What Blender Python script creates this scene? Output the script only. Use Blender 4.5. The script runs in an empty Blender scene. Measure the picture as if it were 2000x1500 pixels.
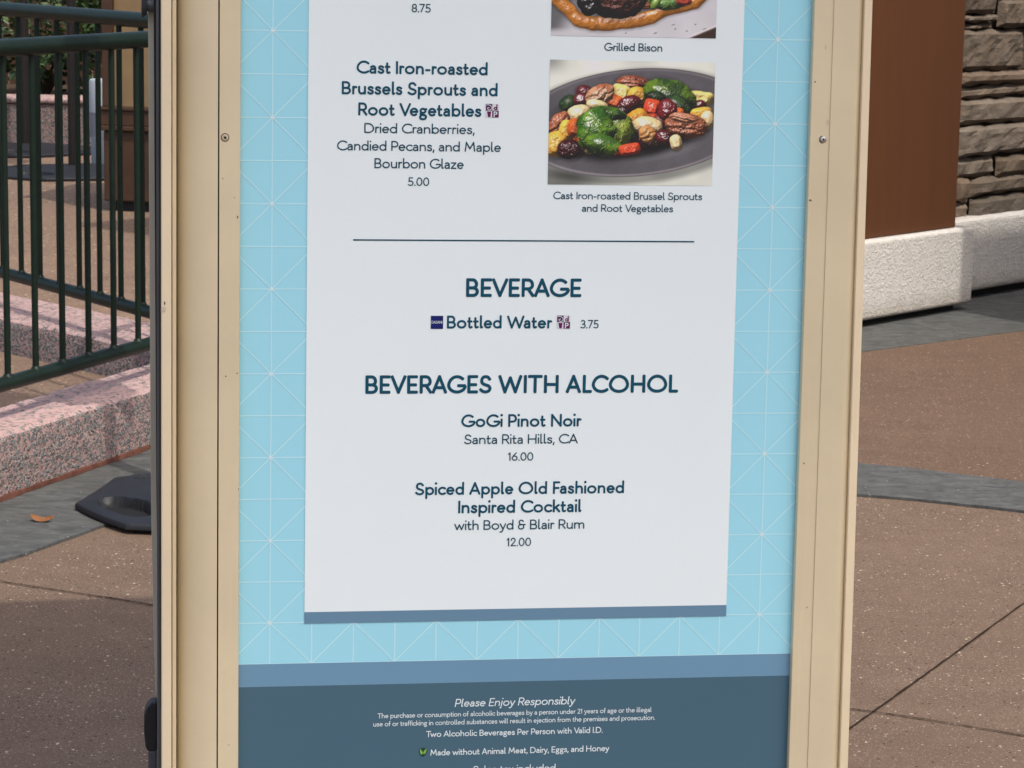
import bpy, bmesh, math, random
import numpy as np
from mathutils import Vector, Matrix, Quaternion

# ------------------------------------------------------------------ camera, sky, sun, exposure
scene = bpy.context.scene
COL = scene.collection
CAM = Vector((0, 0, 1.5)); FPX = 5000.0
PITCH = math.radians(10.0); ROLL = math.radians(1.03)
FW = Vector((0, math.cos(PITCH), -math.sin(PITCH)))
R0 = Vector((1, 0, 0)); U0 = Vector((0, math.sin(PITCH), math.cos(PITCH)))
RC = R0*math.cos(ROLL) + U0*math.sin(ROLL)
UC = -R0*math.sin(ROLL) + U0*math.cos(ROLL)
cam_d = bpy.data.cameras.new('camera'); cam = bpy.data.objects.new('camera', cam_d); COL.objects.link(cam)
m = Matrix.Identity(4)
for i in range(3):
    m[i][0] = RC[i]; m[i][1] = UC[i]; m[i][2] = -FW[i]; m[i][3] = CAM[i]
cam.matrix_world = m
cam_d.sensor_width = 36; cam_d.lens = 90.0; cam_d.clip_start = 0.05; cam_d.clip_end = 500
cam_d.dof.use_dof = True; cam_d.dof.focus_distance = 2.55; cam_d.dof.aperture_fstop = 60
scene.camera = cam

SUN_EL = math.radians(60); SUN_H = Vector((0.6, -0.8, 0))
TO_SUN = Vector((SUN_H.x*math.cos(SUN_EL), SUN_H.y*math.cos(SUN_EL), math.sin(SUN_EL)))
world = bpy.data.worlds.new('World'); scene.world = world; world.use_nodes = True
nt = world.node_tree; nt.nodes.clear()
out = nt.nodes.new('ShaderNodeOutputWorld'); bg = nt.nodes.new('ShaderNodeBackground')
sky = nt.nodes.new('ShaderNodeTexSky'); sky.sky_type = 'NISHITA'; sky.sun_disc = False
sky.sun_elevation = SUN_EL; sky.sun_rotation = math.atan2(SUN_H.x, SUN_H.y)
sky.air_density = 1.0; sky.dust_density = 4.6; sky.ozone_density = 0.5
bg.inputs['Strength'].default_value = 0.15
nt.links.new(sky.outputs[0], bg.inputs[0]); nt.links.new(bg.outputs[0], out.inputs[0])
sun_d = bpy.data.lights.new('sun', 'SUN'); sun_d.energy = 1.85; sun_d.angle = math.radians(0.6); sun_d.color = (1.0, 0.95, 0.87)
sun = bpy.data.objects.new('sun', sun_d); COL.objects.link(sun)
sun.rotation_euler = TO_SUN.to_track_quat('Z', 'Y').to_euler()
scene.view_settings.view_transform = 'Standard'; scene.view_settings.look = 'None'
scene.view_settings.gamma = 1.0; scene.view_settings.exposure = 0.76
scene.view_settings.use_curve_mapping = False
scene.render.engine = 'CYCLES'
scene.cycles.max_bounces = 6
rnd = random.Random(7)

# ------------------------------------------------------------------ measuring helpers (photo pixel -> real place)
def ray(px, py):
    return (FW + RC*((px-1000)/FPX) + UC*((750-py)/FPX))
def G(px, py, z=0.0):                       # where that line of sight meets the level z
    d = ray(px, py); t = (z-CAM.z)/d.z
    return CAM + d*t
def at_depth(px, py, y):
    d = ray(px, py); return CAM + d*(y/d.y)

# ------------------------------------------------------------------ materials
def lin(c):
    c = c/255.0
    return c/12.92 if c <= 0.04045 else ((c+0.055)/1.055)**2.4
def alb(r, g, b, e=1.0):
    return tuple(min(0.9, lin(x)/e) for x in (r, g, b))
def new_mat(name):
    mt = bpy.data.materials.new(name); mt.use_nodes = True
    return mt, mt.node_tree, mt.node_tree.nodes['Principled BSDF']
def N(t, kind, **kw):
    n = t.nodes.new(kind)
    for k, v in kw.items():
        if k in n.inputs: n.inputs[k].default_value = v
        else: setattr(n, k, v)
    return n
def mixc(t, fac, a, b, mode='MIX'):
    n = t.nodes.new('ShaderNodeMix'); n.data_type = 'RGBA'; n.blend_type = mode
    for sock, v in ((n.inputs[0], fac), (n.inputs[6], a), (n.inputs[7], b)):
        if isinstance(v, (int, float)): sock.default_value = v
        elif isinstance(v, tuple): sock.default_value = (*v[:3], 1)
        else: t.links.new(v, sock)
    return n.outputs[2]
def ramp(t, src, p0, p1, v0=0.0, v1=1.0):
    n = t.nodes.new('ShaderNodeMapRange'); n.clamp = True
    n.inputs[1].default_value = p0; n.inputs[2].default_value = p1
    n.inputs[3].default_value = v0; n.inputs[4].default_value = v1
    t.links.new(src, n.inputs[0]); return n.outputs[0]
def mul(t, a, b, op='MULTIPLY'):
    n = t.nodes.new('ShaderNodeMath'); n.operation = op
    for s, v in ((n.inputs[0], a), (n.inputs[1], b)):
        if isinstance(v, (int, float)): s.default_value = v
        else: t.links.new(v, s)
    return n.outputs[0]
def coords(t, kind='Object', scale=(1, 1, 1)):
    tc = t.nodes.new('ShaderNodeTexCoord'); mp = t.nodes.new('ShaderNodeMapping')
    mp.inputs['Scale'].default_value = scale
    t.links.new(tc.outputs[kind], mp.inputs[0]); return mp.outputs[0]
def noise(t, co, scale, detail=4, rough=0.6):
    n = N(t, 'ShaderNodeTexNoise', Scale=scale, Detail=detail, Roughness=rough)
    t.links.new(co, n.inputs['Vector']); return n.outputs['Fac']
def voro(t, co, scale, feature='F1', rand=1.0):
    n = N(t, 'ShaderNodeTexVoronoi', Scale=scale); n.feature = feature
    if 'Randomness' in n.inputs: n.inputs['Randomness'].default_value = rand
    t.links.new(co, n.inputs['Vector']); return n
def sepx(t, col, i=0):
    s = t.nodes.new('ShaderNodeSeparateColor'); t.links.new(col, s.inputs[0]); return s.outputs[i]
def bump(t, bsdf, h, strength, dist):
    b = N(t, 'ShaderNodeBump', Strength=strength, Distance=dist)
    t.links.new(h, b.inputs['Height']); t.links.new(b.outputs[0], bsdf.inputs['Normal'])

def plain(name, c, rough=0.6, spec=0.5, var=0.06, nscale=12, metallic=0.0, bmp=0.0, bscale=60):
    mt, t, b = new_mat(name); co = coords(t)
    n = noise(t, co, nscale, 5)
    f = ramp(t, n, 0.3, 0.7)
    dark = tuple(x*(1-var) for x in c); lite = tuple(min(1, x*(1+var)) for x in c)
    t.links.new(mixc(t, f, dark, lite), b.inputs['Base Color'])
    b.inputs['Roughness'].default_value = rough; b.inputs['Specular IOR Level'].default_value = spec
    b.inputs['Metallic'].default_value = metallic
    if bmp: bump(t, b, noise(t, co, bscale, 4), bmp, 0.003)
    return mt

def aggregate(name, base, base2, flecks, dark=(0.02, 0.015, 0.012), fleck_scale=75, amount=0.86, rough=0.85):
    """trowelled paving with small stones ground flush in it"""
    mt, t, b = new_mat(name); co = coords(t, 'Object')
    big = ramp(t, noise(t, co, 0.9, 4), 0.35, 0.65)
    mid = ramp(t, noise(t, co, 9, 5, 0.7), 0.3, 0.7)
    fine = ramp(t, noise(t, co, 140, 3, 0.7), 0.3, 0.7)
    c = mixc(t, big, base, base2)
    c = mixc(t, mul(t, mid, 0.75), c, tuple(x*0.66 for x in base))
    grit = ramp(t, noise(t, co, 420, 2, 0.7), 0.42, 0.62)
    c = mixc(t, mul(t, fine, 0.55), c, tuple(min(1, x*1.5) for x in base2))
    c = mixc(t, mul(t, grit, 0.55), c, tuple(x*0.55 for x in base))
    patch = mul(t, mul(t, noise(t, co, 1.7, 4, 0.65), 0.5, 'SUBTRACT'), 0.42)
    blot = ramp(t, noise(t, coords(t, 'Object', (1, 1.6, 1)), 2.6, 5, 0.7), 0.48, 0.72)
    c = mixc(t, mul(t, blot, 0.30), c, tuple(x*0.62 for x in base))
    for sc, thr, col, dmax in ((fleck_scale*2.9, amount-0.08, tuple(x*0.75 for x in flecks), 0.36), (fleck_scale*1.9, amount-0.05, tuple(x*0.6 for x in flecks), 0.27),
                               (fleck_scale, amount+0.03, flecks, 0.27),
                               (fleck_scale*0.62, amount+0.09, tuple(min(1, x*1.25) for x in flecks), 0.22),
                               (fleck_scale*0.8, 0.90, dark, 0.30), (fleck_scale*1.6, 0.86, dark, 0.28)):
        jit = coords(t, 'Object', (1.0, 1.0, 1.0))
        v = voro(t, jit, sc)
        pick = mul(t, mul(t, sepx(t, v.outputs['Color'], 0 if col is not dark else 1), patch, 'ADD'), thr, 'GREATER_THAN')
        near = ramp(t, v.outputs['Distance'], dmax, dmax*0.6)
        c = mixc(t, mul(t, pick, near), c, col)
    t.links.new(c, b.inputs['Base Color'])
    b.inputs['Roughness'].default_value = rough; b.inputs['Specular IOR Level'].default_value = 0.3
    bump(t, b, mul(t, fine, mid, 'ADD'), 0.35, 0.002)
    return mt

def exposed(name, matrix, stones, scale, thr, rough=0.85):
    """washed concrete with grey green pebbles standing out of a pink matrix"""
    mt, t, b = new_mat(name); co = coords(t, 'Object')
    wob = noise(t, co, 30, 3)
    c = mixc(t, ramp(t, wob, 0.35, 0.65), matrix, tuple(x*0.78 for x in matrix))
    hs = None
    for sc, th, cols in ((scale, thr, stones[0]), (scale*1.7, thr+0.08, stones[1]), (scale*2.6, thr+0.15, stones[2])):
        v = voro(t, co, sc)
        pick = mul(t, sepx(t, v.outputs['Color'], 0), th, 'GREATER_THAN')
        near = ramp(t, v.outputs['Distance'], 0.52, 0.40)
        mk = mul(t, pick, near)
        tone = mixc(t, sepx(t, v.outputs['Color'], 1), cols, tuple(x*0.5 for x in cols))
        c = mixc(t, mk, c, tone)
        hs = mk if hs is None else mul(t, hs, mk, 'ADD')
    t.links.new(c, b.inputs['Base Color'])
    b.inputs['Roughness'].default_value = rough; b.inputs['Specular IOR Level'].default_value = 0.3
    bump(t, b, hs, 0.7, 0.006)
    return mt

M = {}
M['pavement'] = aggregate('brown_aggregate_paving', (0.116, 0.074, 0.048), (0.150, 0.101, 0.069), (0.42, 0.35, 0.26), fleck_scale=95)
M['red_pavement'] = aggregate('red_aggregate_paving', (0.100, 0.060, 0.038), (0.132, 0.082, 0.053), (0.34, 0.25, 0.175), amount=0.86, fleck_scale=100)
M['tan_pavement'] = aggregate('tan_aggregate_paving', (0.150, 0.098, 0.068), (0.20, 0.13, 0.09), (0.42, 0.33, 0.18), amount=0.76, fleck_scale=45)
def slate():
    mt, t, b = new_mat('slate_grey_concrete'); co = coords(t, 'Object', (1, 1, 1))
    st = coords(t, 'Object', (4, 7, 3)); nn_ = N(t, 'ShaderNodeTexNoise', Scale=3.2, Detail=8.0, Roughness=0.72, Distortion=0.8); t.links.new(st, nn_.inputs['Vector'])
    n1 = ramp(t, nn_.outputs['Fac'], 0.38, 0.66); n2 = ramp(t, noise(t, co, 60, 4, 0.7), 0.3, 0.7)
    c = mixc(t, n1, (0.042, 0.044, 0.042), (0.108, 0.111, 0.106))
    c = mixc(t, mul(t, n2, 0.4), c, (0.060, 0.060, 0.055))
    v = voro(t, co, 55); pick = mul(t, sepx(t, v.outputs['Color'], 0), 0.95, 'GREATER_THAN')
    c = mixc(t, mul(t, pick, ramp(t, v.outputs['Distance'], 0.22, 0.12)), c, (0.22, 0.22, 0.20))
    stn = ramp(t, noise(t, co, 2.4, 5, 0.65), 0.5, 0.7)
    c = mixc(t, mul(t, stn, 0.35), c, (0.085, 0.072, 0.055))
    t.links.new(c, b.inputs['Base Color']); b.inputs['Roughness'].default_value = 0.8
    b.inputs['Specular IOR Level'].default_value = 0.3
    bump(t, b, n1, 0.4, 0.003); return mt
M['slate'] = slate()
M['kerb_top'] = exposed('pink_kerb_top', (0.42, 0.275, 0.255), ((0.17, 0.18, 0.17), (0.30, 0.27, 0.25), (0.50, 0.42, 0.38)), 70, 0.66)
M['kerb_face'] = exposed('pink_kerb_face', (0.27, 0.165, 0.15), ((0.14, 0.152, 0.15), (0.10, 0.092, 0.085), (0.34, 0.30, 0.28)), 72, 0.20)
M['kerb_foot'] = plain('red_kerb_footing', (0.085, 0.033, 0.022), 0.9, 0.2, 0.35, 30)
M['green'] = plain('dark_green_gloss_paint', (0.0055, 0.0135, 0.0085), 0.46, 0.22, 0.2, 20, bmp=0.08, bscale=25)
M['black'] = plain('black_rubber', (0.011, 0.012, 0.015), 0.55, 0.35, 0.25, 9, bmp=0.15, bscale=120)
M['blackrough'] = plain('black_recess', (0.008, 0.008, 0.009), 0.7, 0.3, 0.1)
M['pole'] = plain('dark_bronze_pole', (0.010, 0.008, 0.007), 0.55, 0.3, 0.15)
def beige(name, c):
    mt, t, b = new_mat(name); co = coords(t)
    n = ramp(t, noise(t, co, 5, 6, 0.65), 0.35, 0.7)
    c1 = mixc(t, n, tuple(x*0.93 for x in c), tuple(x*1.05 for x in c))
    st = ramp(t, noise(t, coords(t, 'Object', (60, 60, 2.5)), 1.0, 3), 0.58, 0.75)
    c1 = mixc(t, mul(t, st, 0.22), c1, tuple(min(1, x*1.25) for x in c))
    v = voro(t, co, 38)
    pick = mul(t, sepx(t, v.outputs['Color'], 0), 0.90, 'GREATER_THAN')
    c1 = mixc(t, mul(t, mul(t, pick, ramp(t, v.outputs['Distance'], 0.05, 0.02)), 0.6), c1, (0.16, 0.11, 0.06))
    v2 = voro(t, coords(t, 'Object', (1, 1, 0.6)), 17)
    pick2 = mul(t, sepx(t, v2.outputs['Color'], 1), 0.88, 'GREATER_THAN')
    c1 = mixc(t, mul(t, mul(t, pick2, ramp(t, v2.outputs['Distance'], 0.035, 0.01)), 0.7), c1, tuple(min(1, x*1.5) for x in c))
    t.links.new(c1, b.inputs['Base Color']); b.inputs['Roughness'].default_value = 0.42
    b.inputs['Specular IOR Level'].default_value = 0.45
    bump(t, b, noise(t, co, 420, 2), 0.10, 0.0006); return mt
M['beige'] = beige('beige_powder_coat', (0.665, 0.565, 0.375))
M['lip'] = beige('beige_powder_coat_pale', (0.80, 0.665, 0.45))  # paler mix of the frame beige
M['greybeige'] = plain('weathered_grey_edge', (0.42, 0.40, 0.33), 0.6, 0.4, 0.12, 6)
M['charcoal'] = plain('charcoal_channel', (0.055, 0.062, 0.075), 0.4, 0.5, 0.2, 8)
M['steel'] = plain('zinc_screw', (0.42, 0.40, 0.36), 0.35, 0.5, 0.2, 300, metallic=0.8)
M['screwpaint'] = plain('painted_screw', (0.50, 0.42, 0.29), 0.45, 0.5, 0.2, 300)
M['brownpaint'] = None
def ink(name, c, rough=0.5, var=0.02):
    mt, t, b = new_mat(name); co = coords(t)
    n = ramp(t, noise(t, co, 3.0, 4), 0.3, 0.7); f = ramp(t, noise(t, co, 700, 2), 0.3, 0.7)
    k = mixc(t, n, tuple(x*(1-var) for x in c), tuple(min(1, x*(1+var)) for x in c))
    k = mixc(t, mul(t, f, 0.35), k, tuple(x*0.95 for x in c))
    t.links.new(k, b.inputs['Base Color']); b.inputs['Roughness'].default_value = rough
    ro = ramp(t, noise(t, coords(t, 'Object', (1, 1, 0.5)), 9, 5, 0.6), 0.3, 0.7, rough-0.12, rough+0.12); t.links.new(ro, b.inputs['Roughness'])
    b.inputs['Specular IOR Level'].default_value = 0.18; return mt
M['sky_ink'] = ink('light_blue_ink', (0.35, 0.72, 0.84))
M['line_ink'] = ink('pale_line_ink', (0.55, 0.84, 0.90))
M['node_ink'] = ink('pale_node_ink', (0.64, 0.80, 0.83))
M['white_ink'] = ink('white_sheet', (0.805, 0.89, 0.895), 0.5, 0.015)
M['strip_ink'] = ink('slate_blue_ink', (0.135, 0.255, 0.365))
M['band_ink'] = ink('mid_blue_ink', (0.155, 0.30, 0.43))
M['dark_ink'] = ink('dark_blue_ink', (0.066, 0.136, 0.186))
M['navy'] = ink('navy_text', (0.003, 0.070, 0.118))
M['navy2'] = ink('grey_navy_text', (0.007, 0.060, 0.096))
M['pale'] = ink('pale_text', (0.72, 0.82, 0.84))
M['emblem_pale'] = ink('emblem_ground', (0.70, 0.72, 0.76)); M['royal'] = ink('royal_blue_ink', (0.008, 0.012, 0.13))
M['plum'] = ink('plum_ink', (0.12, 0.012, 0.085))
M['leafgreen'] = ink('leaf_green_ink', (0.22, 0.42, 0.10)); M['leafdark'] = ink('leaf_dark_ink', (0.012, 0.06, 0.03))
def stucco(name, c):
    mt, t, b = new_mat(name); co = coords(t)
    w = noise(t, co, 22, 5, 0.6)
    n2 = N(t, 'ShaderNodeTexNoise', Scale=70.0, Detail=6.0, Distortion=0.8); t.links.new(co, n2.inputs['Vector'])
    r = ramp(t, n2.outputs['Fac'], 0.46, 0.62)
    c1 = mixc(t, ramp(t, w, 0.3, 0.7), tuple(x*0.9 for x in c), c)
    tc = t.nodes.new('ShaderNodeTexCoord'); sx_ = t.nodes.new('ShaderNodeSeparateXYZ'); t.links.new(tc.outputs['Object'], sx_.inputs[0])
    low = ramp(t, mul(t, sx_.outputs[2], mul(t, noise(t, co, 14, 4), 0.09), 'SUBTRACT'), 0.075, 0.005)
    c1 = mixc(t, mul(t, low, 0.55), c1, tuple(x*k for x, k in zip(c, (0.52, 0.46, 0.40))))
    st_ = ramp(t, noise(t, coords(t, 'Object', (5, 5, 1.2)), 2.0, 5, 0.6), 0.60, 0.75)
    c1 = mixc(t, mul(t, st_, 0.22), c1, tuple(x*k for x, k in zip(c, (0.66, 0.60, 0.54))))
    t.links.new(c1, b.inputs['Base Color']); b.inputs['Roughness'].default_value = 0.9
    b.inputs['Specular IOR Level'].default_value = 0.2
    bump(t, b, mul(t, r, mul(t, w, 0.5), 'ADD'), 0.5, 0.005); return mt
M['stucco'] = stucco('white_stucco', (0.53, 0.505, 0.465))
def stone():
    mt, t, b = new_mat('grey_brown_ledge_stone'); co = coords(t)
    at = t.nodes.new('ShaderNodeAttribute'); at.attribute_name = 'tone'
    n = ramp(t, noise(t, co, 9, 6, 0.7), 0.3, 0.7)
    streak = ramp(t, noise(t, coords(t, 'Object', (3, 3, 26)), 2.5, 4, 0.6), 0.35, 0.7)
    c = mixc(t, n, (0.105, 0.080, 0.058), (0.182, 0.146, 0.112))
    c = mixc(t, mul(t, streak, 0.4), c, (0.12, 0.085, 0.06))
    c = mixc(t, 1.0, c, at.outputs['Color'], 'MULTIPLY')
    t.links.new(c, b.inputs['Base Color']); b.inputs['Roughness'].default_value = 0.9
    b.inputs['Specular IOR Level'].default_value = 0.2
    bump(t, b, mul(t, n, noise(t, co, 60, 5, 0.7), 'ADD'), 0.55, 0.010); return mt
M['stone'] = stone()
M['mortar'] = plain('dark_mortar', (0.055, 0.043, 0.034), 0.95, 0.1, 0.3, 20)
def brown():
    mt, t, b = new_mat('brown_painted_timber'); co = coords(t)
    st = ramp(t, noise(t, coords(t, 'Object', (14, 14, 1.2)), 1.6, 5, 0.6), 0.3, 0.7)
    c = mixc(t, st, (0.080, 0.0315, 0.0135), (0.089, 0.0355, 0.0155))
    t.links.new(c, b.inputs['Base Color']); b.inputs['Roughness'].default_value = 0.55
    b.inputs['Specular IOR Level'].default_value = 0.15
    bump(t, b, noise(t, coords(t, 'Object', (8, 8, 40)), 1.2, 3), 0.12, 0.004); return mt
M['brown'] = brown()
M['cabbeige'] = plain('cabinet_beige_board', (0.20, 0.135, 0.068), 0.6, 0.3, 0.12, 8)
M['cabbrown'] = plain('cabinet_brown_board', (0.052, 0.026, 0.014), 0.6, 0.3, 0.2, 8)
M['binwhite'] = plain('white_plastic', (0.36, 0.40, 0.43), 0.6, 0.25, 0.05, 6)
M['bingrey'] = plain('grey_plastic', (0.17, 0.19, 0.22), 0.5, 0.5, 0.1, 6)
M['canvas'] = plain('cream_canvas', (0.55, 0.47, 0.36), 0.9, 0.1, 0.08, 20)
M['foliage'] = None
def leafmat(name, a, bcol):
    mt, t, b = new_mat(name)
    at = t.nodes.new('ShaderNodeAttribute'); at.attribute_name = 'tone'
    c = mixc(t, sepx(t, at.outputs['Color'], 0), a, bcol)
    t.links.new(c, b.inputs['Base Color']); b.inputs['Roughness'].default_value = 0.45
    b.inputs['Subsurface Weight'].default_value = 0.0
    return mt
M['leaf'] = leafmat('shrub_leaf', (0.020, 0.048, 0.014), (0.095, 0.150, 0.045))
M['stem'] = plain('shrub_stem', (0.05, 0.035, 0.022), 0.8, 0.2, 0.2)
M['dryleaf'] = plain('dry_brown_leaf', (0.20, 0.085, 0.035), 0.7, 0.2, 0.35, 60)
M['amberleaf'] = plain('dry_amber_leaf', (0.62, 0.33, 0.12), 0.7, 0.2, 0.2, 60)
M['wall'] = plain('beige_shade_wall', (0.40, 0.34, 0.27), 0.85, 0.2, 0.08, 3)
M['roof'] = plain('brown_roof', (0.06, 0.035, 0.025), 0.8, 0.2, 0.1, 3)
M['scuff'] = plain('worn_paint_speck', (0.15, 0.11, 0.065), 0.8, 0.2, 0.2, 300)
M['joint'] = plain('dark_joint', (0.026, 0.016, 0.011), 0.95, 0.1, 0.3, 30)

# ------------------------------------------------------------------ mesh helpers
def link(name, bm, mats, parent=None, smooth=False, bevel=0.0, segs=2):
    me = bpy.data.meshes.new(name); bm.normal_update(); bm.to_mesh(me); bm.free()
    for mt in (mats if isinstance(mats, (list, tuple)) else [mats]): me.materials.append(mt)
    if smooth:
        for p in me.polygons: p.use_smooth = True
    if any(p.use_smooth for p in me.polygons): me.set_sharp_from_angle(angle=math.radians(38))
    o = bpy.data.objects.new(name, me); COL.objects.link(o)
    if parent: o.parent = parent
    if bevel:
        md = o.modifiers.new('bevel', 'BEVEL'); md.width = bevel; md.segments = segs; md.limit_method = 'ANGLE'; md.angle_limit = math.radians(40)
    return o
def thing(name, label, cat, loc=(0, 0, 0), rotz=0.0, group=None):
    o = bpy.data.objects.new(name, None); COL.objects.link(o); o.location = loc; o.rotation_euler = (0, 0, rotz)
    o.empty_display_size = 0.1
    o['label'] = label; o['category'] = cat
    if group: o['group'] = group
    return o
def tag(o, label, cat, group=None):
    o['label'] = label; o['category'] = cat
    if group: o['group'] = group
    return o
def struct(o): o['kind'] = 'structure'; return o
def box(bm, x0, x1, y0, y1, z0, z1, mi=0):
    v = [bm.verts.new(p) for p in ((x0,y0,z0),(x1,y0,z0),(x1,y1,z0),(x0,y1,z0),(x0,y0,z1),(x1,y0,z1),(x1,y1,z1),(x0,y1,z1))]
    for f in ((0,3,2,1),(4,5,6,7),(0,1,5,4),(1,2,6,5),(2,3,7,6),(3,0,4,7)):
        fc = bm.faces.new([v[i] for i in f]); fc.material_index = mi
    return v
def tube(bm, a, b, r, n=14, r2=None, caps=True):
    a = Vector(a); b = Vector(b); d = (b-a).normalized(); r2 = r if r2 is None else r2
    u = d.orthogonal().normalized(); w = d.cross(u)
    ra, rb = [], []
    for i in range(n):
        t = 2*math.pi*i/n; k = u*math.cos(t) + w*math.sin(t)
        ra.append(bm.verts.new(a+k*r)); rb.append(bm.verts.new(b+k*r2))
    for i in range(n):
        f = bm.faces.new((ra[i], ra[(i+1)%n], rb[(i+1)%n], rb[i])); f.smooth = True
    if caps:
        bm.faces.new(list(reversed(ra))); bm.faces.new(rb)
def extrude_poly(bm, pts, z0, z1, mi=0, mi_side=None):
    lo = [bm.verts.new((p[0], p[1], z0)) for p in pts]; hi = [bm.verts.new((p[0], p[1], z1)) for p in pts]
    f = bm.faces.new(hi); f.material_index = mi
    f = bm.faces.new(list(reversed(lo))); f.material_index = mi
    n = len(pts)
    for i in range(n):
        f = bm.faces.new((lo[i], lo[(i+1)%n], hi[(i+1)%n], hi[i])); f.material_index = mi if mi_side is None else mi_side
def lathe(bm, prof, n=24, center=(0, 0)):
    rings = []
    for r, z in prof:
        rings.append([bm.verts.new((center[0]+r*math.cos(2*math.pi*i/n), center[1]+r*math.sin(2*math.pi*i/n), z)) for i in range(n)])
    for k in range(len(rings)-1):
        for i in range(n):
            f = bm.faces.new((rings[k][i], rings[k][(i+1)%n], rings[k+1][(i+1)%n], rings[k+1][i])); f.smooth = True
    bm.faces.new(list(reversed(rings[0]))); bm.faces.new(rings[-1])

# ================================================================== THE SETTING: paving
bm = bmesh.new()
g = bmesh.ops.create_grid(bm, x_segments=2, y_segments=2, size=70)
struct(link('pavement', bm, M['pavement']))
def sheet(name, pts, mat, z):
    bm = bmesh.new(); vs = [bm.verts.new((p[0], p[1], z)) for p in pts]
    f = bm.faces.new(vs); bm.normal_update()
    if f.normal.z < 0: f.normal_flip()
    ed = list(f.edges); r = bmesh.ops.extrude_edge_only(bm, edges=ed)
    for v in r['geom']:
        if isinstance(v, bmesh.types.BMVert): v.co.z = min(0.0005, z-0.001)
    bmesh.ops.triangulate(bm, faces=[f])
    return struct(link(name, bm, mat))
def poly(P):
    out = []
    P = [Vector((p[0], p[1], 0)) for p in P]
    for a, b in zip(P, P[1:]):
        k = max(2, int((b-a).length/0.05))
        for i in range(k): out.append(a.lerp(b, i/k)+Vector((rnd.uniform(-1, 1), rnd.uniform(-1, 1), 0))*0.003)
    return out+[P[-1]]
def catmull(P, n=10, closed=False):
    P = [Vector((*p[:2], 0)) for p in P]; out = []
    L = len(P); rng = range(L if closed else L-1)
    for i in rng:
        p0 = P[i-1] if (i > 0 or closed) else P[0]*2-P[1]
        p1 = P[i]; p2 = P[(i+1) % L]
        p3 = P[(i+2) % L] if (i+2 < L or closed) else P[-1]*2-P[-2]
        for k in range(n):
            t = k/n
            out.append(0.5*((2*p1)+(p2-p0)*t+(2*p0-5*p1+4*p2-p3)*t*t+(3*p1-p0-3*p2+p3)*t**3))
    if not closed: out.append(P[-1])
    return out
# curved slate band: near edge and far edge, left part beside the kerb, right part crossing the paving
near_edge = poly([G(-900, 1440), G(-400, 1248), G(-150, 1156), G(0, 1102), G(43, 1088), G(120, 1060), G(199, 1032), G(350, 985), G(700, 930), G(1200, 938), G(1674, 970.7), G(1773, 977.7), G(1890, 990.5), G(2000, 1003), G(2400, 1050), (4.5, 5.6)])
far_edge = poly([G(-900, 1260), G(-400, 1090), G(-150, 1006), G(0, 955), G(150, 903), G(297, 852), G(720, 850), G(1200, 885), G(1676, 909), G(1773, 918), G(1890, 933), G(2000, 945), G(2400, 985), (4.8, 6.0)])
sheet('slate_band', near_edge + list(reversed(far_edge)), M['slate'], 0.008)
red_pts = [p for p in far_edge if p.x > -0.75] + [Vector((7, 6)), Vector((7, 18)), Vector((-0.6, 18)), Vector((-0.6, 8.0))]
sheet('red_pavement', red_pts, M['red_pavement'], 0.004)
# joint lines cut in the paving
def joint(P, w):
    bm = bmesh.new(); pts = catmull(P, 14); L = []
    for i, p in enumerate(pts):
        d = (pts[min(i+1, len(pts)-1)]-pts[max(i-1, 0)]).normalized(); nrm = Vector((-d.y, d.x, 0))
        ww = w*(0.55+0.9*rnd.random()); off = nrm*(rnd.random()-0.5)*w*0.35
        L.append((bm.verts.new((*(p+off+nrm*ww/2)[:2], 0.003)), bm.verts.new((*(p+off-nrm*ww/2)[:2], 0.003))))
    for a, b in zip(L, L[1:]): bm.faces.new((a[0], a[1], b[1], b[0]))
    return struct(link('pavement_joint', bm, M['joint']))
joint([G(1500, 1540), G(1665, 1421), G(1830, 1303), G(2000, 1180), G(2200, 1040)], 0.0048)
joint([G(1640, 1384), G(1720, 1394), G(1850, 1414), G(2000, 1439), G(2150, 1465)], 0.004)
joint([G(-80, 1120), G(25, 1141), G(130, 1157), G(250, 1175), G(330, 1190)], 0.005)

# ================================================================== building on the right
B0 = G(1685, 645, 0); B1 = G(1898, 607, 0)
bd = Vector((B1.x-B0.x, B1.y-B0.y, 0)).normalized(); bn = Vector((bd.y, -bd.x, 0))      # bn looks out towards the paving
bang = math.atan2(bd.y, bd.x)
bl = thing('building', 'stone faced building with brown timber column on white stucco plinth, right of the menu sign', 'building', (B1.x, B1.y, 0), bang)
# local axes: x along the wall (0 = right end of the column plinth), y into the building
bm = bmesh.new(); 
def stuccobox(bm, x0, x1, y0, y1, z0, z1, nx, ny, nz, amp, seed):
    r = random.Random(seed); v = box(bm, x0, x1, y0, y1, z0, z1)
    return v
box(bm, -1.6, 0.0, 0.0, 0.5, 0.035, 0.348)
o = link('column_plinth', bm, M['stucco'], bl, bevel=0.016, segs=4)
bm = bmesh.new(); box(bm, -1.55, -0.05, 0.06, 0.5, 0.002, 0.034); link('plinth_gap_shade', bm, M['blackrough'], bl)  # black block in the gap under the plinth, shade put into its colour
bm = bmesh.new(); box(bm, -1.45, -0.098, 0.035, 0.5, 0.349, 3.2)
link('column', bm, M['brown'], bl, bevel=0.006)
bm = bmesh.new(); box(bm, 0.002, 6.0, 0.155, 0.6, 0.04, 0.352)
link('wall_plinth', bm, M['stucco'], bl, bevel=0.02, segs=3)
bm = bmesh.new(); box(bm, 0.002, 6.0, 0.21, 0.6, 0.002, 0.038); link('wall_gap_shade', bm, M['blackrough'], bl)  # same black stand-in for the shaded gap below the wall plinth
bm = bmesh.new(); box(bm, -0.098+0.004, 6.0, 0.26, 0.6, 0.353, 3.2); sw = link('stone_wall', bm, M['mortar'], bl)
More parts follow.
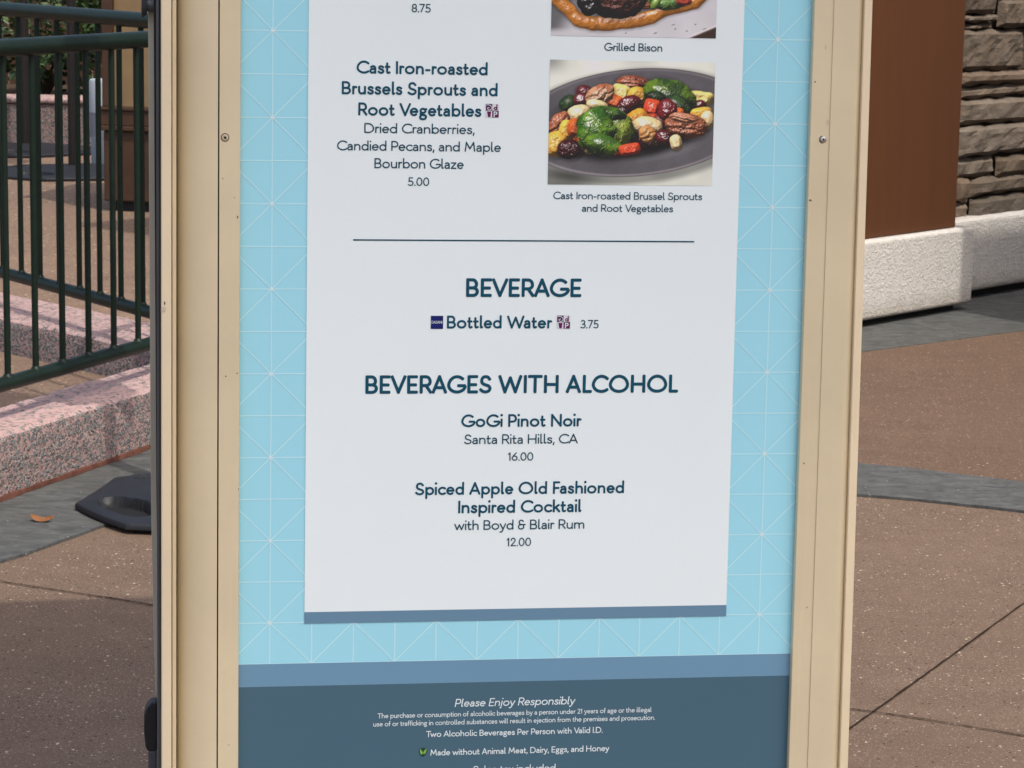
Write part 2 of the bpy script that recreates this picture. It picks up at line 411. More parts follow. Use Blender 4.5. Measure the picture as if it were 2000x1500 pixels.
def add_stone(bm, lay, x0, x1, z0, z1, y, tone, seed):
    r = random.Random(seed); nx = max(3, int((x1-x0)/0.02)); nz = max(3, int((z1-z0)/0.018)); nx = min(nx, 16)
    grid = []
    dome = 0.007+0.006*r.random(); ph = [r.random()*9 for _ in range(4)]
    tilt = (r.random()-0.5)*0.03
    for j in range(nz+1):
        row = []
        for i in range(nx+1):
            fx = i/nx; fz = j/nz
            x = x0+(x1-x0)*fx; z = z0+(z1-z0)*fz
            ex = min(fx, 1-fx)*(x1-x0); ez = min(fz, 1-fz)*(z1-z0); e = min(ex, ez)
            yy = y - dome*min(1, (e/0.018))**0.5 + 0.006*math.sin(x*37+ph[0])*math.sin(z*41+ph[1]) + (r.random()-0.5)*0.006
            if e < 1e-6:
                x += (r.random()-0.5)*0.008; z += (r.random()-0.5)*0.006 + 0.004*math.sin(x*30+ph[2])
                yy = y+0.016
            z += tilt*(x-(x0+x1)/2)
            row.append(bm.verts.new((x, yy, z)))
        grid.append(row)
    for j in range(nz):
        for i in range(nx):
            f = bm.faces.new((grid[j][i], grid[j][i+1], grid[j+1][i+1], grid[j+1][i]))
            f.smooth = False
            for l in f.loops: l[lay] = (tone[0], tone[1], tone[2], 1)
# stone courses measured off the photo (pixel y near x=1930) and turned into heights on the wall face
def wall_local(px, py):
    d = ray(px, py); n = bn; p0 = Vector((B1.x, B1.y, 0)) - bn*0.235
    t = (p0-CAM).dot(n)/d.dot(n); p = CAM+d*t; q = p-Vector((B1.x, B1.y, 0))
    return q.dot(bd), p.z
bm = bmesh.new(); lay = bm.loops.layers.float_color.new('tone')
courses = [(1876,1941,-60,-30),(1945,2030,-62,-6),(1876,1941,-27,27),(1946,2030,-2,54),(1876,1946,30,43),(1878,1938,48,58),(1874,1996,60,139),(2000,2040,60,139),
           (1871,2040,142,168),(1871,2040,171,193),(1868,2040,197,246),(1866,2040,249,307),(1864,1938,312,350),(1942,2040,306,345),
           (1861,1888,350,395),(1892,2040,349,383),(1892,2040,387,432),(1859,1888,400,442)]
for k, (xa, xb, ya, yb) in enumerate(courses):
    u0, z1 = wall_local(xa, ya); u1, _ = wall_local(xb, ya); _, z0 = wall_local(xa, yb)
    kx = -0.02*0  # courses follow the wall
    tn = 0.75+0.5*rnd.random(); w = (rnd.random()-0.5)*0.12
    prot = 0.0+0.03*rnd.random() + (0.03 if k == 5 else 0) - (0.012 if k in (4, 6) else 0)
    add_stone(bm, lay, u0-0.001, u1+0.001, z0-0.001, z1+0.001, 0.23+prot*0.7-0.02, (tn*(1+w), tn, tn*(1-w)), 100+k)
# courses to the right of and above the frame carry on the same way
z = 0.36; k = 200
xr0 = wall_local(2044, 200)[0]
while z < 3.1:
    h = rnd.choice((0.05, 0.06, 0.09, 0.12, 0.15)); x = xr0 if z < 1.42 else -0.09
    while x < 5.8:
        L = 0.15+0.4*rnd.random(); tn = 0.75+0.5*rnd.random()
        add_stone(bm, lay, x+0.004, x+L-0.004, z+0.004, z+h-0.004, 0.21+0.03*rnd.random(), (tn, tn*0.98, tn*0.95), k); k += 1
        x += L
    z += h
st = link('ledge_stones', bm, M['stone'], sw)
# wall block added out of view on the right to shade the stone wall
bm = bmesh.new()
e0 = Vector((B1.x, B1.y, 0))+bn*0.0
sh = Vector((0.6, -0.8, 0))
edge = G(1884, 609, 0) + sh*1.9
le = edge-Vector((B1.x, B1.y, 0)); lx, ly = le.dot(bd), -le.dot(bn)
box(bm, lx, lx+3.5, ly-0.6, ly+0.25, 0.0, 3.4)
link('shade_wall', bm, M['wall'], bl)
bm = bmesh.new(); box(bm, -1.8, 6.2, 0.0, 2.2, 3.202, 3.4); link('roof', bm, M['roof'], bl)
# slate border at the foot of the building
L0 = G(1685, 690); L1 = G(2000, 648); dd = (L1-L0).normalized()
sheet('slate_border', [L0-dd*1.6, L1+dd*5, L1+dd*5-bn*2.0, L0-dd*1.6-bn*2.0], M['slate'], 0.0065)

# ================================================================== kerbs and raised floor on the left
K0 = G(0, 985); K1 = G(297, 880); kd = (K1-K0).normalized(); kn = Vector((kd.y, -kd.x, 0))    # kn looks to the paving
KB0 = G(20, 792, 0.176); KB1 = G(293, 709, 0.176)
kw = -((KB0+KB1)*0.5-K0).dot(kn)
kerb = thing('kerb', 'low pink pebble kerb with a dark green railing on it, beside the black parasol base', 'kerb', (K0.x, K0.y, 0), math.atan2(kd.y, kd.x), 'pink pebble kerbs')
bm = bmesh.new()
# profile across the kerb: y = 0 at the paving, rounded top arris
prof = [(0.0, 0.018), (0.010, 0.150), (0.018, 0.168), (0.034, 0.176), (kw, 0.176), (kw+0.005, 0.0)]
xs = [-3.0+0.06*i for i in range(101)]
rows = []
for x in xs:
    rows.append([bm.verts.new((x, y+(rnd.random()-0.5)*0.004, zz+(rnd.random()-0.5)*0.003)) for y, zz in prof])
for a, b in zip(rows, rows[1:]):
    for j in range(len(prof)-1):
        f = bm.faces.new((a[j], b[j], b[j+1], a[j+1])); f.material_index = 0 if j >= 2 else 1; f.smooth = True
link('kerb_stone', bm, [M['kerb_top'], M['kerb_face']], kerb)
bm = bmesh.new()
rows = []
for x in xs:
    w = 0.004+0.007*rnd.random()
    rows.append([bm.verts.new((x, -w, 0.009)), bm.verts.new((x, -w*0.6, 0.019)), bm.verts.new((x, 0.006, 0.024))])
for a, b in zip(rows, rows[1:]):
    for j in range(2): bm.faces.new((a[j], b[j], b[j+1], a[j+1]))
link('footing', bm, M['kerb_foot'], kerb)

F0 = G(0, 621, 0.20); F1 = G(290, 684, 0.20); fd = (F1-F0).normalized(); fn = Vector((fd.y, -fd.x, 0))
if fn.y > 0: fn = -fn
FB = G(0, 566, 0.20); fw = abs((FB-F0).dot(fn))
_den = fd.x*kd.y-fd.y*kd.x; _o = Vector((K0.x-F0.x, K0.y-F0.y, 0)) - kn*(kw*0.5)
SF = (_o.x*kd.y-_o.y*kd.x)/_den; SK = (_o.x*fd.y-_o.y*fd.x)/_den
kerb2 = thing('kerb', 'pink pebble kerb behind the near railing, its shaded face towards the camera', 'kerb', (F0.x, F0.y, 0), math.atan2(fd.y, fd.x), 'pink pebble kerbs')
bm = bmesh.new(); prof = [(0.0, 0.06), (0.010, 0.172), (0.018, 0.19), (0.034, 0.20), (fw*0.9, 0.20), (fw*0.9+0.005, 0.05)]
xs = [-3.5+(SF+3.5)*i/85 for i in range(86)]; rows = []
for x in xs:
    rows.append([bm.verts.new((x, y+(rnd.random()-0.5)*0.004, zz+(rnd.random()-0.5)*0.003)) for y, zz in prof])
for a, b in zip(rows, rows[1:]):
    for j in range(len(prof)-1):
        f = bm.faces.new((a[j], b[j], b[j+1], a[j+1])); f.material_index = 0 if j >= 2 else 1; f.smooth = True
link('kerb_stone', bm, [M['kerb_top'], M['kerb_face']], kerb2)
# ramp floor between the two kerbs and the seating floor beyond
kpt = lambda s, off: (K0.x+kd.x*s-kn.x*off, K0.y+kd.y*s-kn.y*off)
fpt = lambda s, off: (F0.x+fd.x*s-fn.x*off, F0.y+fd.y*s-fn.y*off)
sheet('ramp_floor', [kpt(-3.2, kw*0.6), kpt(SK, kw*0.6), fpt(SF, fw*0.4), fpt(-3.6, fw*0.4)], M['tan_pavement'], 0.085)
sheet('seating_floor', [fpt(-6, fw*0.5), fpt(SF, fw*0.5), kpt(3.0, kw*0.6), (0.3, 30), (-14, 30), (-14, 12)], M['tan_pavement'], 0.10)

# ================================================================== railings
def railing(label, T0, T1, zt, Bx, nleft, nright, group):
    """T0,T1: ground points under the handrail; Bx: first baluster distance and spacing"""
    d = (T1-T0); d.z = 0; d.normalize()
    t = thing('railing', label, 'railing', (T0.x, T0.y, 0), math.atan2(d.y, d.x), group)
    s0, s1 = nleft, nright; zb = zt-0.90
    bm = bmesh.new(); tube(bm, (s0, 0, zt), (s1, 0, zt), 0.0245, 20); link('handrail', bm, M['green'], t)
    bm = bmesh.new(); tube(bm, (s0, 0, zb), (s1, 0, zb), 0.0205, 16); link('bottom_rail', bm, M['green'], t)
    bm = bmesh.new(); tube(bm, (0, 0, zb+0.012), (0, 0, zt-0.015), 0.0092, 12)
    for k in range(8):      # a weld bead at the foot
        pass
    tube(bm, (0, 0, zb+0.014), (0, 0, zb+0.026), 0.0165, 10, 0.0095)
    b0 = link('baluster', bm, M['green'], t)
    start, step = Bx; s = start; first = True
    i = math.ceil((s0+0.03-start)/step); s = start+i*step
    while s < s1-0.03:
        b = b0 if first else b0.copy()
        if not first: COL.objects.link(b); b.parent = t
        b.location = (s, 0, 0); first = False; s += step
    for sp in (s0, s1):
        bm = bmesh.new(); box(bm, sp-0.02, sp+0.02, -0.02, 0.02, 0.09, zt-0.01); link('post', bm, M['green'], t, bevel=0.004)
    return t
# near railing: bottom rail seen at (0,752)..(290,672)
zb1 = 0.275
N0 = G(0, 752, zb1); N1 = G(290, 672, zb1); nd = (N1-N0); nd.z = 0; nd.normalize()
def along(px, py, P0, d, z):                # distance along a rail of the place seen at a pixel
    r = ray(px, py); n = Vector((d.y, -d.x, 0)); tt = (P0-CAM).dot(n)/r.dot(n); p = CAM+r*tt
    return (p-P0).dot(d)
a0 = along(15.5, 740, N0, nd, 0); a5 = along(270, 670, N0, nd, 0)
railing('dark green metal railing on the near pink kerb, rising to the right', N0, N1, zb1+0.90, (a0, (a5-a0)/5), -1.6, 1.75, 'dark green railings')
zb2 = 0.315
Q0 = G(0, 531, zb2); Q1 = G(290, 609, zb2); qd = (Q1-Q0); qd.z = 0; qd.normalize()
a0 = along(42, 540, Q0, qd, 0); a6 = along(279, 605, Q0, qd, 0)
railing('dark green metal railing on the far pink kerb, dropping to the right', Q0, Q1, zb2+0.90, (a0, (a6-a0)/6), -2.0, 1.2, 'dark green railings')

# ================================================================== parasol stands
def octo(a, c):
    h = a/2
    return [(h-c, -h), (h, -h+c), (h, h-c), (h-c, h), (-h+c, h), (-h, h-c), (-h, -h+c), (-h+c, -h)]
def parasol(loc, rot, label, a=0.72, canopy=True):
    t = thing('parasol_stand', label, 'parasol', loc, rot, 'parasol stands with black bases')
    bm = bmesh.new()
    P = octo(a, 0.2); outl = []
    for i in range(8):      # outline with slightly scooped long sides
        p, q = Vector((*P[i], 0)), Vector((*P[(i+1) % 8], 0)); nrm = ((p+q)/2).normalized(); long_side = (q-p).length > 0.3
        for k in range(24):
            f = k/24; sn = math.sin(math.pi*f)
            outl.append(p.lerp(q, f) - nrm*(0.004*sn if long_side else -0.010*sn))
    cr = 0.285*a/0.72
    def hole(x, y):         # depth of the hand holes behind the cut corners
        best = 0.0
        for i in range(4):
            an = math.pi/4+i*math.pi/2; rr = x*math.cos(an)+y*math.sin(an)-cr; uu = -x*math.sin(an)+y*math.cos(an)
            e = math.hypot(uu/0.115, (rr-0.10*abs(uu))/0.050); best = max(best, max(0.0, min(1.0, (1.06-e)/0.12)))
        return best
    n = len(outl); rings = []
    sides = [(0.985, 0.0), (1.0, 0.004), (1.0, 0.014), (0.992, 0.018), (0.965, 0.0205)]
    top = [0.965*(1-k/90) for k in range(1, 88)]
    for sc, z in sides: rings.append([bm.verts.new((p.x*sc, p.y*sc, z)) for p in outl])
    for sc in top:
        row = []
        for p in outl:
            x, y = p.x*sc, p.y*sc; z = 0.0205+0.034*(1-(sc/0.965)**1.2)
            hl = hole(x, y); row.append(bm.verts.new((x, y, z+(0.004-z)*hl*hl*(3-2*hl))))
        rings.append(row)
    for A_, B_ in zip(rings, rings[1:]):
        for i in range(n):
            f = bm.faces.new((A_[i], A_[(i+1) % n], B_[(i+1) % n], B_[i])); f.smooth = True
            c_ = f.calc_center_median(); f.material_index = 1 if (c_.z > 0.003 and hole(c_.x, c_.y) > 0.45) else 0  # hand holes take a darker black, their shade put into the colour
    bm.faces.new(rings[-1]); bm.faces.new(list(reversed(rings[0])))
    base = link('base', bm, [M['black'], M['blackrough']], t)
    bm = bmesh.new(); tube(bm, (0, 0, 0.055), (0, 0, 2.62), 0.027, 18); link('pole', bm, M['pole'], t)
    if canopy:              # furled canopy gathered round the pole
        bm = bmesh.new(); nn = 48; rr = []
        for z, r in ((1.45, 0.10), (1.5, 0.13), (1.75, 0.14), (2.0, 0.12), (2.1, 0.095), (2.2, 0.11), (2.45, 0.07), (2.6, 0.03)):
            rr.append([bm.verts.new(((r*(1+0.22*math.cos(8*2*math.pi*i/nn)))*math.cos(2*math.pi*i/nn), (r*(1+0.22*math.cos(8*2*math.pi*i/nn)))*math.sin(2*math.pi*i/nn), z)) for i in range(nn)])
        for A_, B_ in zip(rr, rr[1:]):
            for i in range(nn):
                f = bm.faces.new((A_[i], A_[(i+1) % nn], B_[(i+1) % nn], B_[i])); f.smooth = True
        link('canopy', bm, M['canvas'], t)
    return t
e_mid = (G(147, 1002)+G(245, 1044))*0.5; e_dir = (G(245, 1044)-G(147, 1002)).normalized(); inn = Vector((-e_dir.y, e_dir.x, 0))
ap = 0.72/2*math.sqrt(2)-0.2/math.sqrt(2)
pc = e_mid + inn*(ap+0.0)
parasol((pc.x, pc.y, 0.009), math.atan2(-inn.y, -inn.x)-math.pi/4, 'black octagonal parasol base with hand hole, half hidden by the menu sign')
p = G(143, 340, 0.10); parasol((p.x, p.y, 0.101), 0.35, 'furled parasol on dark pole and black base, seen through the railings by the wooden cabinet', 0.86)
p = G(50, 296, 0.10); parasol((p.x, p.y, 0.101), 0.75, 'furled parasol on dark pole and black base, leftmost behind the railings', 0.86)

# ================================================================== unseen open parasol, added to cast shade on the sign and nearby paving
def shade_caster(label, loc, rot, a_, b_):
    t = thing('shade_caster', label, 'parasol', loc)
    bm = bmesh.new(); box(bm, -0.3, 0.3, -0.3, 0.3, 0.0, 0.07); link('base', bm, M['black'], t, bevel=0.02)
    bm = bmesh.new(); tube(bm, (0, 0, 0.07), (0, 0, 4.08), 0.03, 18); link('pole', bm, M['pole'], t)
    bm = bmesh.new(); top = bm.verts.new((0, 0, 4.1))
    P = [(-a_, -b_), (0, -b_), (a_, -b_), (a_, 0), (a_, b_), (0, b_), (-a_, b_), (-a_, 0)]
    vs = [bm.verts.new((x, y, 3.6)) for x, y in P]; lo = [bm.verts.new((x*1.005, y*1.005, 3.45)) for x, y in P]
    for i in range(8):
        bm.faces.new((vs[i], vs[(i+1) % 8], top)); bm.faces.new((lo[i], lo[(i+1) % 8], vs[(i+1) % 8], vs[i]))
    c = link('canopy', bm, M['canvas'], t)
    md = c.modifiers.new('thick', 'SOLIDIFY'); md.thickness = 0.006
    for x, y in P:
        bm = bmesh.new(); tube(bm, (0, 0, 4.05), (x*0.98, y*0.98, 3.58), 0.008, 8); link('rib', bm, M['pole'], t)
    t.rotation_euler = (0, 0, math.radians(rot))
    return t
shade_caster('added unseen cream parasol casting shade on the menu sign', (0.65, 2.54, 0), 12, 0.95, 1.45)

# ================================================================== far left: cabinet, bin, planter, shrubs
c0 = G(203, 412, 0.10)
cab = thing('cabinet', 'wooden cabinet with beige upper panels and brown lower panels behind the railings', 'cabinet', (c0.x, c0.y, 0.10), math.radians(-12))
W = 1.5
bm = bmesh.new(); box(bm, 0, W, 0.0, 0.75, 0.05, 0.40); link('lower_panel', bm, M['cabbrown'], cab, bevel=0.008)
bm = bmesh.new(); box(bm, 0.03, W-0.03, 0.02, 0.73, 0.52, 1.30); link('upper_panel', bm, M['cabbeige'], cab)
bm = bmesh.new(); box(bm, -0.02, W+0.02, -0.022, 0.77, 0.402, 0.425); box(bm, -0.012, W+0.012, -0.012, 0.76, 0.426, 0.50); box(bm, -0.02, W+0.02, -0.022, 0.77, 0.501, 0.518)
link('trim', bm, M['cabbrown'], cab, bevel=0.004)
for x0 in (0.0, 0.30, W-0.06):
    bm = bmesh.new(); box(bm, x0, x0+0.055, -0.012, 0.03, 0.519, 1.30); link('stile', bm, M['cabbeige'] if x0 else M['cabbrown'], cab, bevel=0.004)
bm = bmesh.new(); box(bm, -0.05, W+0.05, -0.06, 0.80, 1.302, 1.36); link('top', bm, M['cabbrown'], cab, bevel=0.01)
bm = bmesh.new(); box(bm, 0.03, W-0.03, 0.03, 0.72, 0.0, 0.049); link('plinth', bm, M['blackrough'], cab)
b0 = G(218, 330, 0.10); 
bn_ = thing('litter_bin', 'round white bin with grey band standing beside the wooden cabinet', 'bin', (b0.x, b0.y, 0.10))
bm = bmesh.new(); lathe(bm, [(0.10, 0.0), (0.115, 0.02), (0.12, 0.18), (0.125, 0.19)], 28); link('foot', bm, M['binwhite'], bn_)
bm = bmesh.new(); lathe(bm, [(0.122, 0.191), (0.124, 0.33)], 28); link('band', bm, M['bingrey'], bn_)
bm = bmesh.new(); lathe(bm, [(0.126, 0.331), (0.128, 0.50), (0.12, 0.52)], 28); link('body', bm, M['binwhite'], bn_)
# planter wall with shrubs
W0 = G(-60, 288, 0.10); W1 = G(300, 294, 0.10)
wd = (W1-W0); wd.z = 0; wd.normalize()
pl = thing('planter_wall', 'low pink pebble planter wall holding the shrubs behind the parasol bases', 'wall', (W0.x, W0.y, 0.10), math.atan2(wd.y, wd.x))
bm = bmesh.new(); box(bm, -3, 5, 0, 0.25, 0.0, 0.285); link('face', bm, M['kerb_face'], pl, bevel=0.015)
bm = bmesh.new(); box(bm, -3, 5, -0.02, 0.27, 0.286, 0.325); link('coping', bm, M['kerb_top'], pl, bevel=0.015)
bm = bmesh.new(); box(bm, -3, 5, 0.272, 2.2, 0.0, 0.27); link('soil', bm, M['stem'], pl)
def shrub(s, off, h, r, label, seed, n=1500):
    rr = random.Random(seed); base = W0 + wd*s + Vector((-wd.y, wd.x, 0))*off
    t = thing('shrub', label, 'shrub', (base.x, base.y, 0.36), 0, 'green shrubs behind the planter wall')
    bm = bmesh.new()
    for k in range(7):
        a = rr.random()*6.28; tube(bm, (0, 0, 0), (r*0.6*math.cos(a), r*0.6*math.sin(a), h*(0.6+0.3*rr.random())), 0.012, 6, 0.004)
    link('stem', bm, M['stem'], t)
    bm = bmesh.new(); lay = bm.loops.layers.float_color.new('tone')
    for k in range(n):
        while True:
            x, y, z = (rr.uniform(-1, 1) for _ in range(3))
            if 0.3 < x*x+y*y+z*z < 1: break
        lump = 0.85+0.3*math.sin(x*5+seed)*math.sin(y*4)*math.sin(z*6)
        c = Vector((x*r*lump, y*r*lump, h*0.5+z*h*0.55*lump))
        L = 0.05+0.05*rr.random(); wv = L*0.36
        d = Vector((x+rr.uniform(-.8, .8), y+rr.uniform(-.8, .8), z*0.5+rr.uniform(-.6, .9))).normalized()
        s_ = d.cross(Vector((rr.uniform(-1, 1), rr.uniform(-1, 1), 1))).normalized()
        up = s_.cross(d)
        v = [bm.verts.new(p) for p in (c, c+d*L*0.5+s_*wv+up*0.006, c+d*L, c+d*L*0.5-s_*wv+up*0.006)]
        tn = rr.random()**1.6
        for idx in ((0, 1, 2), (0, 2, 3)):
            f = bm.faces.new([v[i] for i in idx])
            for l in f.loops: l[lay] = (tn, tn, tn, 1)
    link('leaves', bm, M['leaf'], t)
    return t
SH = [(-0.6, 0.75, 1.15, 0.62, 'dense dark green shrub at the left end of the planter'), (0.35, 0.85, 1.05, 0.60, 'green shrub behind the leftmost parasol pole'),
      (1.1, 0.75, 1.15, 0.58, 'green shrub seen between the two parasol poles'), (1.95, 0.9, 1.1, 0.62, 'green shrub behind the white bin beside the cabinet')]
for i, (s, off, h, r, lb) in enumerate(SH): shrub(s, off, h, r, lb, 31+i)
# dark timber screen behind the shrubs
tw = thing('timber_screen', 'dark brown timber screen behind the shrubs and the cabinet', 'screen', (W0.x-2.0, W0.y+2.3, 0.10), math.atan2(wd.y, wd.x))
bm = bmesh.new()
for k in range(46): box(bm, k*0.15, k*0.15+0.142, 0.0+0.004*(k % 2), 0.03, 0, 2.2)
link('boards', bm, M['cabbrown'], tw)
bm = bmesh.new(); box(bm, 0, 6.9, 0.031, 0.08, 0.4, 0.5); box(bm, 0, 6.9, 0.031, 0.08, 1.7, 1.8); link('battens', bm, M['pole'], tw)

# ================================================================== dry leaves
def dry_leaf(px, py, L, w, rot, mat, label, curl):
    p = G(px, py, 0.012); bm = bmesh.new(); n = 10; top = []; bot = []
    for i in range(n+1):
        f = i/n; ww = w*math.sin(math.pi*min(1, f*1.02))**0.8*(0.8+0.3*math.sin(f*9)); zz = curl*(abs(f-0.5)*2)**2 + 0.002
        top.append(bm.verts.new((L*(f-0.5), ww/2, zz+curl*0.7))); bot.append(bm.verts.new((L*(f-0.5), -ww/2, zz)))
    mid = [bm.verts.new((L*(i/n-0.5), 0, curl*(abs(i/n-0.5)*2)**2)) for i in range(n+1)]
    for i in range(n):
        bm.faces.new((bot[i], bot[i+1], mid[i+1], mid[i])); bm.faces.new((mid[i], mid[i+1], top[i+1], top[i]))
    tube(bm, (-L*0.5, 0, curl), (-L*0.68, 0.004, curl*1.6), 0.0008, 6)
    o = link('dry_leaf', bm, mat, None, smooth=True); o.location = (p.x, p.y, 0.009); o.rotation_euler = (0, 0, rot)
    md = o.modifiers.new('thick', 'SOLIDIFY'); md.thickness = 0.0006
    return tag(o, label, 'leaf', 'dry leaves on the slate band')
dry_leaf(82, 1016, 0.058, 0.030, -0.15, M['dryleaf'], 'curled brown dry leaf lying on the grey band, left of the black base', 0.010)
dry_leaf(242, 937, 0.022, 0.020, 0.4, M['amberleaf'], 'small bright amber leaf on the grey band between kerb and black base', 0.005)

# ================================================================== THE MENU SIGN
CELL = 0.042
SO = Vector((-0.23825, 2.48313, 0.81472))
EX = Vector((0.98769829, 0.15625183, -0.00612048)).normalized()
EZ = Vector((3.75545e-04, 0.03677, 0.999324)); EZ = (EZ-EX*EZ.dot(EX)).normalized()
EY = EZ.cross(EX)                            # away from the viewer
sign = thing('menu_sign', 'beige framed standing menu board with light blue poster and white menu sheet', 'sign')
sm = Matrix.Identity(4)
for i in range(3): sm[i][0] = EX[i]; sm[i][1] = EY[i]; sm[i][2] = EZ[i]; sm[i][3] = SO[i]
sign.matrix_world = sm
def S(px, py, dep=0.0):                      # place on the board (metres right, metres up from the lower left star) of a photo pixel
    r = ray(px, py); p0 = SO+EY*dep; t = (p0-CAM).dot(EY)/r.dot(EY); q = CAM+r*t-SO
    return q.dot(EX), q.dot(EZ)
V0, V1 = -0.29, 1.02                         # poster bottom and top on the board
# --- frame: side profiles extruded upwards (x, y with y<0 towards the viewer)
def sx(px): return S(px, 750, -0.0115)[0]
ym = 750
def skew(x, z):              # the right stile stands a hair out of square
    return x - 0.0049*(z-0.17)*max(0.0, min(1.0, (x-Rp['con0'])/(Rp['lip1']-Rp['con0'])))
def extrude_profile(prof, z0, z1, mat, name, parent, smooth_idx=()):
    bm = bmesh.new(); lo = [bm.verts.new((skew(x, z0), y, z0)) for x, y in prof]; hi = [bm.verts.new((skew(x, z1), y, z1)) for x, y in prof]
    n = len(prof)
    for i in range(n):
        f = bm.faces.new((lo[i], lo[(i+1) % n], hi[(i+1) % n], hi[i])); f.smooth = i in smooth_idx
    bm.faces.new(hi); bm.faces.new(list(reversed(lo)))
    bmesh.ops.recalc_face_normals(bm, faces=bm.faces[:])
    return link(name, bm, mat, parent)
FB_, FT_ = -0.40, 1.10
frame = bpy.data.objects.new('frame', None)
# edges in the photo at mid height
Lp = {k: sx(v) for k, v in dict(lip0=315.5, lip1=334.8, ledge0=337, ledge1=344.5, con1=424.6, flat0=427.6, flat1=468.2).items()}
Rp = {k: sx(v) for k, v in dict(flat0=1566.5, flat1=1605, con0=1603.2, con1=1663.8, lip0=1664.3, lip1=1680.3).items()}
bm = bmesh.new()
# left stile: cover (hollow curve) between ledge and groove
def curve(xa, ya, xb, yb, sag, n=12, bias=0.5):
    out = []
    for i in range(n+1):
        f = i/n; out.append((xa+(xb-xa)*f, ya+(yb-ya)*f+sag*math.sin(math.pi*f**bias)))
    return out
prof = [(Lp['ledge0'], -0.006), (Lp['ledge1'], -0.0065)] + [(Lp['ledge1']+0.0008+(Lp['con1']-Lp['ledge1']-0.0008)*(1-math.cos(math.pi/2*i/14)), 0.0215-0.0327*math.sin(math.pi/2*i/14)**1.0) for i in range(15)] + [(Lp['con1'], 0.0225), (Lp['ledge0'], 0.0225)]
fl = extrude_profile(prof, FB_, FT_, M['beige'], 'frame_cover', sign, range(1, 17))
prof = [(Lp['flat0'], -0.0095), (Lp['flat1']-0.0006, -0.0095), (Lp['flat1'], -0.0085), (Lp['flat1'], -0.0015), (Lp['flat0'], -0.0015)]
ff = extrude_profile(prof, FB_, FT_, M['beige'], 'frame_bezel', sign)
prof = [(Lp['lip0'], -0.0105), (Lp['lip0']+0.0006, -0.0112), (Lp['lip1']-0.0006, -0.0136), (Lp['lip1'], -0.013), (Lp['lip1'], 0.0215), (Lp['lip0'], 0.0215)]
extrude_profile(prof, FB_, FT_, M['lip'], 'frame_lip', sign)
# right stile: bezel, slightly raised cover that turns inwards, then the bright lip
prof = [(Rp['flat0'], -0.0085), (Rp['flat0']+0.0006, -0.0095), (Rp['flat1'], -0.0097), (Rp['flat1'], -0.0015), (Rp['flat0'], -0.0015)]
extrude_profile(prof, FB_, FT_, M['beige'], 'frame_bezel', sign)
prof = [(Rp['con0']+0.00002, -0.0099)] + [(Rp['con0']+0.0005+(Rp['con1']-Rp['con0']-0.0005)*(i/14), -0.0111-0.0004*(i/14)+0.0045*max(0.0, (i/14-0.72)/0.28)**2) for i in range(15)] + [(Rp['con1'], 0.014), (Rp['con0'], 0.014)]
extrude_profile(prof, FB_, FT_, M['beige'], 'frame_cover', sign, range(1, 15))
prof = [(Rp['lip0'], -0.0126), (Rp['lip0']+0.0005, -0.0132), (Rp['lip1']-0.0010, -0.0132), (Rp['lip1'], -0.0122), (Rp['lip1'], 0.02), (Rp['lip0'], 0.02)]
extrude_profile(prof, FB_, FT_, M['lip'], 'frame_lip', sign)
# top and bottom rails, legs and feet (outside the picture)
for za, zb, nm in ((FB_-0.05, FB_-0.0005, 'frame_rail'), (FT_+0.0005, FT_+0.05, 'frame_rail')):
    bm = bmesh.new(); box(bm, Lp['lip0'], Rp['lip1'], -0.013, 0.02, za, zb); link(nm, bm, M['beige'], sign, bevel=0.003)
bm = bmesh.new(); box(bm, Lp['flat0'], Rp['flat1'], -0.009, -0.0015, V0-0.11, V0-0.002); link('frame_bezel', bm, M['beige'], sign)
bm = bmesh.new(); box(bm, Lp['flat0'], Rp['flat1'], -0.009, -0.0015, V1+0.002, V1+0.08); link('frame_bezel', bm, M['beige'], sign)
for x in (Lp['lip0']+0.005, Rp['lip1']-0.045):
    bm = bmesh.new(); box(bm, x, x+0.04, -0.01, 0.016, -0.80, FB_-0.0505); link('leg', bm, M['beige'], sign, bevel=0.003)
    bm = bmesh.new(); box(bm, x-0.02, x+0.06, -0.12, 0.16, -0.8145, -0.8005); link('foot', bm, M['black'], sign, bevel=0.005)
# backing, side gasket and rear leaf of the stand
bm = bmesh.new(); box(bm, Lp['flat0'], Rp['con1'], 0.0145, 0.0195, FB_, FT_); link('backing_board', bm, M['charcoal'], sign)
def leaf_px(py): return min(289.5 + (py/1500)*8.5 + max(0, (py-900)/600)**2*9.0, 318)
bm = bmesh.new(); rows = []
for k in range(31):
    z = FB_+(FT_-FB_)*k/30; py = 750-(z-S(300, 750)[1])*1930
    xl = S(leaf_px(py)+10.5, min(max(py, -200), 1700), 0.03)[0]; xr = max(Lp['lip0']+0.004, xl+0.001)
    rows.append([bm.verts.new(q) for q in ((xl, 0.0225, z), (xr, 0.0225, z), (xr, 0.034, z), (xl, 0.034, z))])
for a, b in zip(rows, rows[1:]):
    for j in range(4): bm.faces.new((a[j], b[j], b[(j+1) % 4], a[(j+1) % 4]))
bm.faces.new(rows[0]); bm.faces.new(list(reversed(rows[-1]))); bmesh.ops.recalc_face_normals(bm, faces=bm.faces[:])
link('gasket', bm, M['blackrough'], sign)  # black gasket, its colour also standing for the shadow of the interior
bm = bmesh.new(); tube(bm, (S(310.5, 750, 0.024)[0], 0.0185, FB_), (S(307.5, 750, 0.024)[0], 0.0185, FT_), 0.0017, 10); link('gasket_bead', bm, M['charcoal'], sign)
